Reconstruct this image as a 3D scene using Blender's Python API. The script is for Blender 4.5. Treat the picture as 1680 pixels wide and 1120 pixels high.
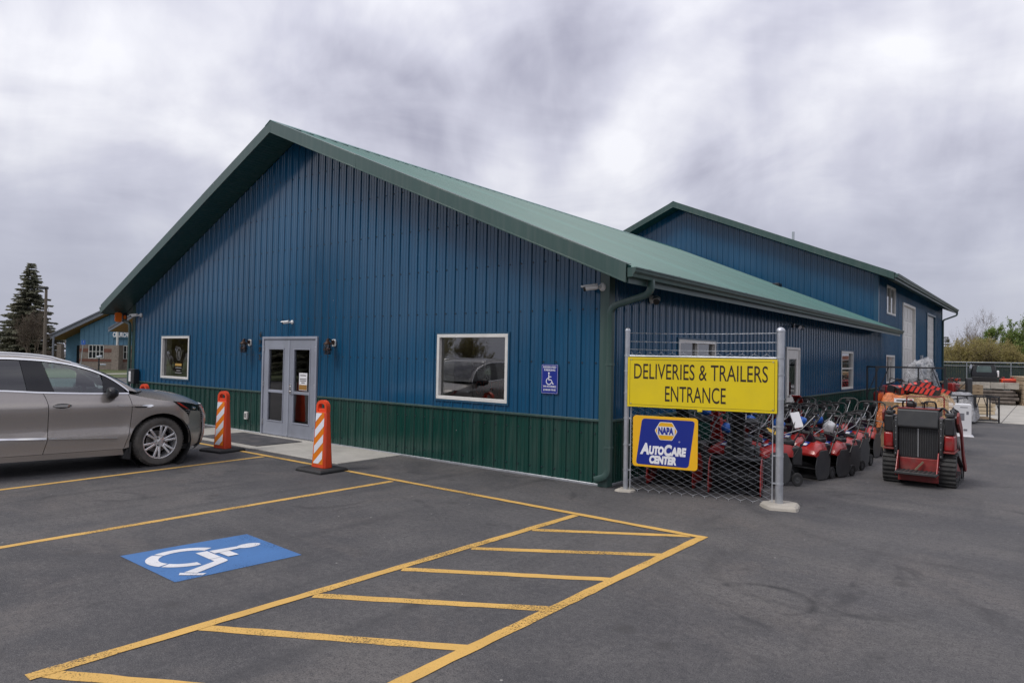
import bpy, bmesh, math, random
from mathutils import Vector, Matrix, noise as mnoise
for o in list(bpy.data.objects): bpy.data.objects.remove(o, do_unlink=True)
scene = bpy.context.scene
COL = scene.collection
rad = math.radians
random.seed(7)

# ------------------------------------------------------------------ camera
def cam_axes(yaw, pitch, roll):
    cy, sy, cp, sp = math.cos(yaw), math.sin(yaw), math.cos(pitch), math.sin(pitch)
    f = Vector((-sy*cp, cy*cp, sp)); r = Vector((cy, sy, 0)); u = r.cross(f)
    c, s = math.cos(roll), math.sin(roll)
    return c*r + s*u, -s*r + c*u, f
cd = bpy.data.cameras.new('camera'); cam = bpy.data.objects.new('camera', cd); COL.objects.link(cam)
cr, cu, cf = cam_axes(.6713, .0217, .0185)
m = Matrix((cr, cu, -cf)).transposed().to_4x4(); m.translation = Vector((4.88, -8.313, 1.803))
cam.matrix_world = m
cd.sensor_width = 36; cd.lens = 1115.57/1680*36; cd.clip_start = .05; cd.clip_end = 3000
scene.camera = cam

# ------------------------------------------------------------------ world: overcast sky over a NISHITA sky
SUN_EL, SUN_AZ = rad(52), rad(205)      # azimuth clockwise from +Y
world = bpy.data.worlds.new('World'); scene.world = world; world.use_nodes = True
nt = world.node_tree; N = nt.nodes; L = nt.links; N.clear()
def wn(t, **k):
    n = N.new(t)
    for a, b in k.items(): setattr(n, a, b)
    return n
def wmath(op, a, b=None, c=None, clamp=False):
    n = N.new('ShaderNodeMath'); n.operation = op; n.use_clamp = clamp
    for i, v in enumerate((a, b, c)):
        if v is None: continue
        if isinstance(v, (int, float)): n.inputs[i].default_value = v
        else: L.new(v, n.inputs[i])
    return n.outputs[0]
out = wn('ShaderNodeOutputWorld'); bg = wn('ShaderNodeBackground'); L.new(bg.outputs[0], out.inputs[0])
sky = wn('ShaderNodeTexSky', sky_type='NISHITA', sun_disc=False, sun_elevation=SUN_EL, sun_rotation=SUN_AZ)
sky.air_density = 1.0; sky.dust_density = 2.0
tc = wn('ShaderNodeTexCoord'); sep = wn('ShaderNodeSeparateXYZ'); L.new(tc.outputs['Generated'], sep.inputs[0])
zc = wmath('MAXIMUM', sep.outputs[2], 0.0)
inv = wmath('DIVIDE', 1.0, wmath('ADD', zc, .22))
cb = wn('ShaderNodeCombineXYZ')
L.new(wmath('MULTIPLY', sep.outputs[0], inv), cb.inputs[0]); L.new(wmath('MULTIPLY', sep.outputs[1], inv), cb.inputs[1])
def wnoise(vec, scale, detail, rough, off, dist=0, sx=(1, 1, 1)):
    mp = wn('ShaderNodeMapping'); L.new(vec, mp.inputs[0]); mp.inputs['Location'].default_value = off; mp.inputs['Scale'].default_value = sx
    n = wn('ShaderNodeTexNoise'); L.new(mp.outputs[0], n.inputs[0])
    n.inputs['Scale'].default_value = scale; n.inputs['Detail'].default_value = detail; n.inputs['Roughness'].default_value = rough; n.inputs['Distortion'].default_value = dist
    return n.outputs[0]
big = wnoise(tc.outputs['Generated'], 2.2, 4, .5, (14.6, 7.2, .4), .35, (1, 1, 1.5))
fine = wnoise(cb.outputs[0], 1.9, 7, .56, (7.7, 4.2, 0), .5)
streak = wnoise(tc.outputs['Generated'], 5.6, 5, .5, (5.4, 5.5, 0), .35, (1, 1, .40))
cl = wmath('ADD', wmath('ADD', wmath('MULTIPLY', big, .50), wmath('MULTIPLY', fine, .22)), wmath('MULTIPLY', streak, .28))
ramp = wn('ShaderNodeValToRGB'); L.new(cl, ramp.inputs[0])
e = ramp.color_ramp.elements
e[0].position = .39; e[0].color = (.315, .315, .395, 1)
e[1].position = .575; e[1].color = (.76, .76, .80, 1)
k = ramp.color_ramp.elements.new(.48); k.color = (.515, .517, .60, 1)
# overcast luminance rises gently towards the zenith
lum = wmath('ADD', wmath('MULTIPLY', zc, .55), .92)
mul = wn('ShaderNodeMix', data_type='RGBA', blend_type='MULTIPLY'); mul.inputs[0].default_value = 1
hz = wn('ShaderNodeMix', data_type='RGBA'); L.new(wmath('DIVIDE', zc, .26, clamp=True), hz.inputs[0]); hz.inputs[6].default_value = (.42, .435, .525, 1)
L.new(ramp.outputs[0], hz.inputs[7]); L.new(hz.outputs[2], mul.inputs[6]); L.new(lum, mul.inputs[7])
sk = wn('ShaderNodeMix', data_type='RGBA', blend_type='MULTIPLY'); sk.inputs[0].default_value = 1
L.new(sky.outputs[0], sk.inputs[6]); sk.inputs[7].default_value = (.1, .1, .1, 1)
mx = wn('ShaderNodeMix', data_type='RGBA'); mx.inputs[0].default_value = .93
L.new(sk.outputs[2], mx.inputs[6]); L.new(mul.outputs[2], mx.inputs[7])
L.new(mx.outputs[2], bg.inputs[0]); bg.inputs[1].default_value = 1.0

# ------------------------------------------------------------------ sun behind thick cloud
sd = bpy.data.lights.new('sun', 'SUN'); sd.energy = 1.5; sd.angle = rad(20); sd.color = (1, .96, .9)
sun = bpy.data.objects.new('sun', sd); COL.objects.link(sun)
sdir = Vector((math.sin(SUN_AZ)*math.cos(SUN_EL), math.cos(SUN_AZ)*math.cos(SUN_EL), math.sin(SUN_EL)))
sun.rotation_euler = sdir.to_track_quat('Z', 'Y').to_euler(); sun.location = (0, -20, 30)
vs = scene.view_settings; vs.view_transform = 'Standard'; vs.look = 'None'; vs.exposure = 0.25; vs.gamma = 1; vs.use_curve_mapping = False

# ------------------------------------------------------------------ materials
MATS = {}
def srgb(r, g, b):
    f = lambda c: (c/255/12.92) if c/255 <= .04045 else ((c/255+.055)/1.055)**2.4
    return (f(r), f(g), f(b))
class NT:
    def __init__(s, name):
        s.m = bpy.data.materials.new(name); s.m.use_nodes = True
        s.t = s.m.node_tree; s.t.nodes.clear()
        s.out = s.n('ShaderNodeOutputMaterial'); s.b = s.n('ShaderNodeBsdfPrincipled'); s.l(s.b.outputs[0], s.out.inputs[0])
        s.tc = s.n('ShaderNodeTexCoord')
    def n(s, t, **k):
        x = s.t.nodes.new(t)
        for a, b in k.items(): setattr(x, a, b)
        return x
    def l(s, a, b): s.t.links.new(a, b)
    def val(s, sock, v):
        if isinstance(v, bpy.types.NodeSocket): s.l(v, sock)
        else: sock.default_value = v
    def math(s, op, a, b=None, c=None, clamp=False):
        n = s.n('ShaderNodeMath', operation=op, use_clamp=clamp)
        for i, v in enumerate((a, b, c)):
            if v is not None: s.val(n.inputs[i], v)
        return n.outputs[0]
    def noise(s, scale, detail=3, rough=.5, vec=None, sx=(1, 1, 1), off=(0, 0, 0), dist=0):
        mp = s.n('ShaderNodeMapping'); s.l(vec or s.tc.outputs['Object'], mp.inputs[0])
        mp.inputs['Scale'].default_value = sx; mp.inputs['Location'].default_value = off
        n = s.n('ShaderNodeTexNoise'); s.l(mp.outputs[0], n.inputs[0])
        n.inputs['Scale'].default_value = scale; n.inputs['Detail'].default_value = detail; n.inputs['Roughness'].default_value = rough; n.inputs['Distortion'].default_value = dist
        return n.outputs[0]
    def ramp(s, v, pts):
        r = s.n('ShaderNodeValToRGB'); s.val(r.inputs[0], v); e = r.color_ramp.elements
        while len(e) < len(pts): e.new(.5)
        for x, (p, c) in zip(e, pts):
            x.position = p; x.color = (c, c, c, 1) if isinstance(c, (int, float)) else (*c, 1)
        return r.outputs[0]
    def mix(s, fac, a, b, bt='MIX'):
        n = s.n('ShaderNodeMix', data_type='RGBA', blend_type=bt); s.val(n.inputs[0], fac)
        for i, v in ((6, a), (7, b)):
            if isinstance(v, tuple) and len(v) == 3: v = (*v, 1)
            s.val(n.inputs[i], v)
        return n.outputs[2]
    def bump(s, h, strength=.3, dist=.01):
        n = s.n('ShaderNodeBump'); s.l(h, n.inputs['Height']); n.inputs['Strength'].default_value = strength; n.inputs['Distance'].default_value = dist
        s.l(n.outputs[0], s.b.inputs['Normal']); return n
    def mask_alpha(s, fac):
        tr = s.n('ShaderNodeBsdfTransparent'); ms = s.n('ShaderNodeMixShader')
        s.l(fac, ms.inputs[0]); s.l(tr.outputs[0], ms.inputs[1]); s.l(s.b.outputs[0], ms.inputs[2]); s.l(ms.outputs[0], s.out.inputs[0])
def pm(name, col, rough=.5, metal=0., var=.18, vs=4., bump=0., bs=60., rv=.12, dirt=None, dirt_amt=.45, ds=2.5, coat=0., spec=.5, rand=.12, sx=(1, 1, 1)):
    """painted / plastic / metal surface with tonal drift, dust and fine relief"""
    if name in MATS: return MATS[name]
    t = NT(name)
    oi = t.n('ShaderNodeObjectInfo')
    n = t.noise(vs, 5, .6, sx=sx)
    lo = tuple(c*(1-var) for c in col); hi = tuple(min(1, c*(1+var)) for c in col)
    c = t.mix(t.ramp(n, [(.3, 0.), (.7, 1.)]), lo, hi)
    if rand:
        g = t.math('MULTIPLY_ADD', oi.outputs['Random'], 2*rand, 1-rand)
        c = t.mix(1., c, g, 'MULTIPLY')
    if dirt:
        d = t.ramp(t.noise(ds, 6, .65, off=(5, 2, 1)), [(.45, 0.), (.75, dirt_amt)])
        c = t.mix(d, c, dirt)
    t.val(t.b.inputs['Base Color'], c)
    t.val(t.b.inputs['Roughness'], t.math('ADD', t.math('MULTIPLY', t.math('SUBTRACT', t.noise(vs*3, 4, .6, off=(1, 8, 3)), .5), rv*2), rough, clamp=True))
    t.b.inputs['Metallic'].default_value = metal; t.b.inputs['Specular IOR Level'].default_value = spec
    t.b.inputs['Coat Weight'].default_value = coat; t.b.inputs['Coat Roughness'].default_value = .06
    if bump: t.bump(t.noise(bs, 4, .6), bump, .004)
    MATS[name] = t.m
    return t.m
def glass_mat(name, tint=(.75, .8, .78), refl=1.5, rough=.01):
    if name in MATS: return MATS[name]
    t = NT(name); t.t.nodes.remove(t.b)
    tr = t.n('ShaderNodeBsdfTransparent'); tr.inputs[0].default_value = (*tint, 1)
    gl = t.n('ShaderNodeBsdfGlossy'); gl.inputs['Roughness'].default_value = rough
    bp = t.n('ShaderNodeBump'); t.l(t.noise(1.6, 2, .5), bp.inputs['Height']); bp.inputs['Strength'].default_value = .05; bp.inputs['Distance'].default_value = .02
    t.l(bp.outputs[0], gl.inputs['Normal'])
    fr = t.n('ShaderNodeFresnel'); fr.inputs[0].default_value = refl
    f2 = t.math('MULTIPLY', fr.outputs[0], 1.7, clamp=True)
    ms = t.n('ShaderNodeMixShader'); t.l(f2, ms.inputs[0]); t.l(tr.outputs[0], ms.inputs[1]); t.l(gl.outputs[0], ms.inputs[2]); t.l(ms.outputs[0], t.out.inputs[0])
    MATS[name] = t.m
    return t.m

# ------------------------------------------------------------------ mesh helpers
class MB:
    def __init__(s): s.v = []; s.f = []; s.mi = []; s.cur = 0; s.x = None
    def pt(s, p):
        p = Vector(p)
        s.v.append(tuple(s.x @ p if s.x is not None else p)); return len(s.v)-1
    def face(s, idx): s.f.append(tuple(idx)); s.mi.append(s.cur)
    def poly(s, pts): s.face([s.pt(p) for p in pts])
    def boxmm(s, a, b):
        x0, y0, z0 = a; x1, y1, z1 = b
        i = [s.pt(p) for p in ((x0,y0,z0),(x1,y0,z0),(x1,y1,z0),(x0,y1,z0),(x0,y0,z1),(x1,y0,z1),(x1,y1,z1),(x0,y1,z1))]
        for q in ((0,3,2,1),(4,5,6,7),(0,1,5,4),(1,2,6,5),(2,3,7,6),(3,0,4,7)): s.face([i[k] for k in q])
        return s
    def box(s, c, d, rot=None):
        h = [k/2 for k in d]; old = s.x
        M = Matrix.Translation(Vector(c)) @ (rot.to_matrix().to_4x4() if rot is not None else Matrix.Identity(4))
        s.x = (old @ M) if old is not None else M
        s.boxmm((-h[0], -h[1], -h[2]), (h[0], h[1], h[2])); s.x = old
        return s
    def bar(s, p0, p1, w, t, up=(0, 0, 1)):
        p0, p1, up = Vector(p0), Vector(p1), Vector(up); d = (p1-p0); ln = d.length; d.normalize()
        sd_ = d.cross(up)
        if sd_.length < 1e-4: sd_ = d.cross(Vector((1, 0, 0)))
        sd_.normalize(); u2 = sd_.cross(d)
        i = []
        for p in (p0, p1):
            for a, b in ((-1,-1),(1,-1),(1,1),(-1,1)): i.append(s.pt(p + sd_*(a*w/2) + u2*(b*t/2)))
        for q in ((0,1,2,3),(7,6,5,4),(0,4,5,1),(1,5,6,2),(2,6,7,3),(3,7,4,0)): s.face([i[k] for k in q])
        return s
    def tube(s, pts, r, n=8, closed=False, caps=True):
        P = [Vector(p) for p in pts]; m_ = len(P)
        R = r if isinstance(r, (list, tuple)) else [r]*m_
        tg = []
        for i in range(m_):
            a = P[(i-1) % m_] if (closed or i > 0) else P[i]; b = P[(i+1) % m_] if (closed or i < m_-1) else P[i]
            d = b-a; tg.append(d.normalized() if d.length > 1e-9 else Vector((0, 0, 1)))
        up = Vector((0, 0, 1)) if abs(tg[0].z) < .9 else Vector((1, 0, 0))
        nx = tg[0].cross(up).normalized(); rings = []
        for i in range(m_):
            nx = (nx - tg[i]*nx.dot(tg[i]))
            nx = nx.normalized() if nx.length > 1e-6 else tg[i].orthogonal().normalized()
            ny = tg[i].cross(nx)
            rings.append([s.pt(P[i] + nx*(R[i]*math.cos(2*math.pi*k/n)) + ny*(R[i]*math.sin(2*math.pi*k/n))) for k in range(n)])
        for i in range(m_ if closed else m_-1):
            a, b = rings[i], rings[(i+1) % m_]
            for k in range(n): s.face((a[k], b[k], b[(k+1) % n], a[(k+1) % n]))
        if caps and not closed:
            s.face(rings[0]); s.face(rings[-1][::-1])
        return s
    def cyl(s, p0, p1, r, n=12, r2=None): return s.tube([p0, p1], [r, r if r2 is None else r2], n)
    def prism(s, poly, fn, a, b):
        """poly of 2D points, fn(u,v,w)->3D ; extruded from w=a to w=b"""
        i0 = [s.pt(fn(u, v, a)) for u, v in poly]; i1 = [s.pt(fn(u, v, b)) for u, v in poly]; n = len(poly)
        s.face(i0[::-1]); s.face(i1)
        for k in range(n): s.face((i0[k], i0[(k+1) % n], i1[(k+1) % n], i1[k]))
        return s
    def lathe(s, prof, c, axis=(0, 0, 1), n=20, a0=0., a1=2*math.pi):
        """prof: (radius, along axis)"""
        ax = Vector(axis).normalized(); x = ax.orthogonal().normalized(); y = ax.cross(x); c = Vector(c); rings = []
        full = abs(a1-a0-2*math.pi) < 1e-6
        for r, h in prof:
            rings.append([s.pt(c + ax*h + (x*math.cos(a0+(a1-a0)*k/n) + y*math.sin(a0+(a1-a0)*k/n))*r) for k in range(n if full else n+1)])
        for a, b in zip(rings, rings[1:]):
            for k in range(n):
                k2 = (k+1) % len(a); s.face((a[k], a[k2], b[k2], b[k]))
        return s
    def ball(s, c, r, n=12, m_=8, sc=(1, 1, 1), jit=0):
        c = Vector(c); rows = []
        for i in range(m_+1):
            th = math.pi*i/m_
            rows.append([s.pt(c + Vector((sc[0]*math.sin(th)*math.cos(2*math.pi*k/n), sc[1]*math.sin(th)*math.sin(2*math.pi*k/n), sc[2]*math.cos(th)))*r*(1+random.uniform(-jit, jit))) for k in range(n)])
        for a, b in zip(rows, rows[1:]):
            for k in range(n): s.face((a[k], b[k], b[(k+1) % n], a[(k+1) % n]))
        return s
    def loft(s, rings, closed=True, caps=True):
        R = [[s.pt(p) for p in r] for r in rings]
        for a, b in zip(R, R[1:]):
            n = len(a)
            for k in range(n if closed else n-1): s.face((a[k], a[(k+1) % n], b[(k+1) % n], b[k]))
        if caps and closed: s.face(R[0][::-1]); s.face(R[-1])
        return s
    def mesh(s, name='mesh', mats=None, smooth=None):
        me = bpy.data.meshes.new(name); me.from_pydata(s.v, [], s.f); me.validate(clean_customdata=False)
        for m_ in (mats if isinstance(mats, (list, tuple)) else [mats] if mats else []): me.materials.append(m_)
        if len(me.polygons) == len(s.mi) and any(s.mi): me.polygons.foreach_set('material_index', s.mi)
        if smooth is not None:
            me.polygons.foreach_set('use_smooth', [True]*len(me.polygons)); me.set_sharp_from_angle(angle=rad(smooth))
        me.update()
        return me
    def build(s, name, mats, parent=None, smooth=None, bevel=0., seg=2, fix=True):
        me = s.mesh(name, mats, None)
        if fix:
            bm = bmesh.new(); bm.from_mesh(me); bmesh.ops.recalc_face_normals(bm, faces=bm.faces); bm.to_mesh(me); bm.free()
        if smooth is not None or bevel:
            me.polygons.foreach_set('use_smooth', [True]*len(me.polygons)); me.set_sharp_from_angle(angle=rad(smooth or 30))
        o = bpy.data.objects.new(name, me); COL.objects.link(o); o.parent = parent
        if bevel:
            b = o.modifiers.new('bevel', 'BEVEL'); b.width = bevel; b.segments = seg; b.limit_method = 'ANGLE'; b.angle_limit = rad(35)
        return o
def tag(o, label=None, cat=None, group=None, kind=None):
    if label: o['label'] = label
    if cat: o['category'] = cat
    if group: o['group'] = group
    if kind: o['kind'] = kind
    return o
def empty(name, loc=(0, 0, 0), rz=0., label=None, cat=None, group=None):
    o = bpy.data.objects.new(name, None); COL.objects.link(o); o.empty_display_size = .1
    o.location = loc; o.rotation_euler = (0, 0, rz)
    return tag(o, label, cat, group)
def inst(name, me, parent=None, loc=(0, 0, 0), rot=(0, 0, 0), scale=(1, 1, 1)):
    o = bpy.data.objects.new(name, me); COL.objects.link(o); o.parent = parent
    o.location = loc; o.rotation_euler = rot; o.scale = scale
    return o
def copy_tree(o, parent=None):
    c = o.copy(); COL.objects.link(c); c.parent = parent
    for ch in o.children: copy_tree(ch, c)
    return c
def text_mesh(txt, size, bold=0., depth=.002, xs=1., shear=0., align='CENTER', spacing=1.):
    cu_ = bpy.data.curves.new('lettering', 'FONT'); cu_.body = txt; cu_.size = size; cu_.offset = bold; cu_.extrude = depth
    cu_.align_x = align; cu_.shear = shear; cu_.space_character = spacing; cu_.resolution_u = 4
    o = bpy.data.objects.new('lettering', cu_); COL.objects.link(o)
    dg = bpy.context.evaluated_depsgraph_get(); me = bpy.data.meshes.new_from_object(o.evaluated_get(dg))
    bpy.data.objects.remove(o, do_unlink=True); bpy.data.curves.remove(cu_)
    for v in me.vertices: v.co.x *= xs
    return me
def lettering(txt, mat, parent, loc, rot, size, name='lettering', fit=None, **k):
    """fit: (width, height) that the word is stretched to"""
    me = text_mesh(txt, size, **k)
    if fit:
        xs = [v.co.x for v in me.vertices]; ys = [v.co.y for v in me.vertices]
        w, h = max(xs)-min(xs), max(ys)-min(ys); cx, cy_ = (max(xs)+min(xs))/2, (max(ys)+min(ys))/2
        for v in me.vertices:
            v.co.x = (v.co.x-cx)*fit[0]/w; v.co.y = (v.co.y-cy_)*fit[1]/h
    me.materials.clear(); me.materials.append(mat)
    return inst(name, me, parent, loc, rot)
def clip_poly(poly, a, b, c):
    """keep the side a*u+b*v<=c of a 2D polygon"""
    o = []
    for i, p in enumerate(poly):
        q = poly[(i+1) % len(poly)]; dp = a*p[0]+b*p[1]-c; dq = a*q[0]+b*q[1]-c
        if dp <= 0: o.append(p)
        if dp*dq < 0: t = dp/(dp-dq); o.append((p[0]+(q[0]-p[0])*t, p[1]+(q[1]-p[1])*t))
    return o
FRONT = (rad(90), 0, 0)            # text upright, facing -Y
# ================================================================== GROUND
def asphalt_mat():
    t = NT('asphalt'); P = t.tc.outputs['Object']
    big = t.noise(.22, 4, .55); mid = t.noise(1.3, 5, .6, off=(3, 1, 0)); agg = t.noise(70, 4, .8); agg2 = t.noise(150, 3, .7)
    streaks = t.noise(.9, 4, .6, sx=(.18, 1.1, 1), off=(9, 2, 0))
    c = t.mix(t.ramp(big, [(.36, 0.), (.64, 1.)]), (.040, .039, .043), (.082, .079, .081))
    dusty = t.noise(.55, 6, .68, off=(1, 6, 0), dist=.6); c = t.mix(t.ramp(dusty, [(.50, 0.), (.64, .8)]), c, (.122, .108, .100))
    c = t.mix(t.ramp(mid, [(.42, 0.), (.70, .7)]), c, (.118, .112, .110))
    c = t.mix(t.ramp(streaks, [(.54, 0.), (.74, .55)]), c, (.145, .134, .125))
    clump = t.noise(19, 4, .7, off=(2, 7, 0)); c = t.mix(t.ramp(clump, [(.34, .6), (.52, 0.)]), c, (.038, .038, .042)); c = t.mix(t.ramp(clump, [(.52, 0.), (.68, .38)]), c, (.135, .130, .130))
    c = t.mix(t.ramp(agg, [(.38, .9), (.49, 0.)]), c, (.022, .022, .025))
    c = t.mix(t.ramp(agg2, [(.54, 0.), (.66, .8)]), c, (.21, .20, .195))
    stain = t.noise(.8, 5, .6, off=(12, 4, 0), dist=1.5); c = t.mix(t.ramp(stain, [(.62, 0.), (.70, .55)]), c, (.030, .029, .031))
    track = t.noise(1.6, 3, .5, sx=(1.6, .10, 1), off=(5, 9, 0)); c = t.mix(t.ramp(track, [(.58, 0.), (.70, .35)]), c, (.034, .034, .037))
    # oil spots, small pale chips
    v = t.n('ShaderNodeTexVoronoi'); t.l(P, v.inputs[0]); v.inputs['Scale'].default_value = 1.1
    c = t.mix(t.ramp(v.outputs['Distance'], [(.05, .5), (.11, 0.)]), c, (.04, .038, .038))
    v2 = t.n('ShaderNodeTexVoronoi'); t.l(P, v2.inputs[0]); v2.inputs['Scale'].default_value = 3.1
    c = t.mix(t.ramp(v2.outputs['Distance'], [(.022, .8), (.034, 0.)]), c, (.34, .33, .31))
    # curved tyre scrubs
    sx_ = t.n('ShaderNodeSeparateXYZ'); t.l(P, sx_.inputs[0]); X, Y = sx_.outputs[0], sx_.outputs[1]
    def ring(cx, cy, r, w, ax, ay, amt):
        dx = t.math('SUBTRACT', X, cx); dy = t.math('SUBTRACT', Y, cy)
        d = t.math('SQRT', t.math('ADD', t.math('MULTIPLY', dx, dx), t.math('MULTIPLY', dy, dy)))
        b = t.math('SUBTRACT', 1., t.math('DIVIDE', t.math('ABSOLUTE', t.math('SUBTRACT', d, r)), w), clamp=True)
        side = t.math('GREATER_THAN', t.math('ADD', t.math('MULTIPLY', dx, ax), t.math('MULTIPLY', dy, ay)), .1*r)
        n = t.ramp(t.noise(6, 4, .6, off=(cx, cy, 0)), [(.3, .25), (.65, 1.)])
        return t.math('MULTIPLY', t.math('MULTIPLY', t.math('MULTIPLY', b, side), n), amt)
    for q in ((3.16,-3.06,.36,.06,.25,1,.75),(3.22,-3.0,.30,.035,.9,.5,.5),(3.78,-2.62,.33,.05,-.6,-.8,.55),(3.35,-2.15,.9,.09,-.3,-1,.35),(4.2,1.5,2.6,.12,-1,-.5,.3),(3.4,-1.9,1.5,.10,-.6,-.6,.25)):
        c = t.mix(ring(*q), c, (.018, .018, .02))
    # hairline cracks
    cr_ = t.n('ShaderNodeTexVoronoi', feature='DISTANCE_TO_EDGE'); cr_.inputs['Scale'].default_value = .16
    mp = t.n('ShaderNodeMix', data_type='RGBA', blend_type='LINEAR_LIGHT'); mp.inputs[0].default_value = .12; t.l(P, mp.inputs[6])
    nn = t.n('ShaderNodeTexNoise'); nn.inputs['Scale'].default_value = 2.2; t.l(P, nn.inputs[0]); t.l(nn.outputs['Color'], mp.inputs[7]); t.l(mp.outputs[2], cr_.inputs[0])
    c = t.mix(t.ramp(cr_.outputs['Distance'], [(.0, .12), (.0012, 0.)]), c, (.03, .03, .03))
    t.l(c, t.b.inputs['Base Color'])
    t.l(t.ramp(mid, [(.3, .72), (.7, .9)]), t.b.inputs['Roughness'])
    t.bump(t.math('ADD', agg, t.math('MULTIPLY', big, 1.5)), .55, .006)
    return t.m
A = asphalt_mat()
g = MB()
# one sheet to the horizon, finer near the lot
g.poly([(-400, -400, 0), (400, -400, 0), (400, 400, 0), (-400, 400, 0)])
ground = tag(g.build('ground', A), kind='structure')

def paint_mat(name, col, wear=.5, dark=(.07, .068, .068)):
    t = NT(name)
    n = t.noise(75, 4, .75); n2 = t.noise(2.6, 4, .6, off=(4, 4, 0)); fine = t.noise(120, 2, .6)
    c = t.mix(t.ramp(n2, [(.3, 0.), (.75, .45)]), col, tuple(k*.62 for k in col))
    c = t.mix(t.ramp(fine, [(.5, 0.), (.75, .4)]), c, tuple(k*.45 for k in col))
    t.l(c, t.b.inputs['Base Color']); t.b.inputs['Roughness'].default_value = .75
    big = t.noise(1.1, 4, .6, off=(8, 3, 0)); th = t.math('ADD', t.math('MULTIPLY', big, .5), t.math('ADD', t.math('MULTIPLY', n, .65), t.math('MULTIPLY', fine, .35)))
    lo_ = .56+.075*(wear-1); t.mask_alpha(t.ramp(th, [(lo_, .15), (lo_+.07, 1.)]))
    t.bump(n, .3, .003)
    return t.m
YEL = paint_mat('yellow_road_paint', (.66, .40, .105), 1.95); BLU = paint_mat('blue_road_paint', (.060, .17, .40), 1.5); WHT = paint_mat('white_road_paint', (.70, .70, .72), 1.75)
def stroke(name, p, q, w, mat, z, parent=ground, seg=10):
    p, q = Vector((*p, 0)), Vector((*q, 0)); d = (q-p); L_ = d.length; d.normalize(); n = Vector((-d.y, d.x, 0)); b = MB(); k = max(2, int(L_/.12))
    ring = []
    for i in range(k+1):
        c = p + d*(L_*i/k); j0, j1 = random.uniform(-.005, .005), random.uniform(-.005, .005)
        ring.append((b.pt(c + n*(w/2+j0) + Vector((0, 0, z))), b.pt(c - n*(w/2+j1) + Vector((0, 0, z)))))
    for (a0, a1), (b0, b1) in zip(ring, ring[1:]): b.face((a0, a1, b1, b0))
    return b.build(name, mat, parent)
stroke('yellow_line', (-9.6, -1.70), (2.14, -1.66), .092, YEL, .007)
stroke('yellow_line', (-5.74, -1.76), (-5.42, -6.9), .092, YEL, .003)
stroke('yellow_line', (-2.45, -1.76), (-2.53, -7.0), .092, YEL, .003)
stroke('yellow_line', (-8.9, -1.76), (-8.75, -6.9), .092, YEL, .003)
stroke('yellow_line', (.50, -7.0), (.62, -1.72), .092, YEL, .005)
stroke('yellow_line', (2.07, -7.4), (2.10, -1.60), .092, YEL, .005)
for a, b in (((.55,-6.90),(2.03,-6.02)),((.60,-6.02),(2.03,-5.17)),((.64,-5.19),(2.03,-4.30)),((.66,-4.33),(2.04,-3.44)),((.68,-3.48),(2.04,-2.52)),((.69,-2.55),(1.93,-1.72))):
    d_ = (Vector(b)-Vector(a)).normalized()*.06; stroke('yellow_hatch', Vector(a)-d_, Vector(b)+d_, .092, YEL, .003)
# accessible parking panel
BP = [(-1.476, -5.745), (-.452, -5.753), (-.352, -4.681), (-1.341, -4.632)]
b = MB(); b.poly([(x, y, .003) for x, y in BP]); blue = b.build('blue_parking_panel', BLU, ground)
def bil(u, v):
    p = [Vector(q) for q in BP]
    return (p[0]*(1-u)+p[1]*u)*(1-v) + (p[3]*(1-u)+p[2]*u)*v
SZ = [.006]
def sym(name, poly):
    SZ[0] += .0006
    b = MB(); b.poly([(*bil(u, v), SZ[0]) for u, v in poly]); return b.build(name, WHT, blue)
def arc(cx, cy, r0, r1, a0, a1, n=26):
    o = [(cx+r1*math.cos(rad(a0+(a1-a0)*i/n)), cy+r1*math.sin(rad(a0+(a1-a0)*i/n))) for i in range(n+1)]
    return o + [(cx+r0*math.cos(rad(a0+(a1-a0)*i/n)), cy+r0*math.sin(rad(a0+(a1-a0)*i/n))) for i in range(n, -1, -1)]
# wheel: split in strokes so every stencil bridge shows
for a0, a1 in ((120, 212), (216, 296), (300, 357)):
    A_ = arc(.41, .335, .20, .288, a0, a1); b = MB(); ids = [b.pt((*bil(u, v), .006)) for u, v in A_]
    for i in range(26): b.face((ids[i], ids[i+1], ids[52-i], ids[53-i]))
    b.build('stencil_stroke', WHT, blue)
sym('stencil_stroke', [(.345, .425), (.60, .425), (.60, .515), (.345, .515)])
sym('stencil_stroke', [(.61, .515), (.715, .515), (.745, .50), (.90, .20), (.82, .14), (.685, .425), (.61, .425)])
sym('stencil_stroke', [(.81, .115), (.905, .19), (.955, .245), (.985, .20), (.86, .085)])
sym('stencil_stroke', [(.36, .525), (.465, .525), (.465, .56), (.445, .74), (.375, .74)])
sym('stencil_stroke', [(.475, .555), (.63, .56), (.63, .645), (.465, .64)])
b = MB(); b.poly([(*bil(.408+.07*math.cos(k*math.pi/10), .83+.098*math.sin(k*math.pi/10)), .006) for k in range(20)]); b.build('stencil_stroke', WHT, blue)

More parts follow.
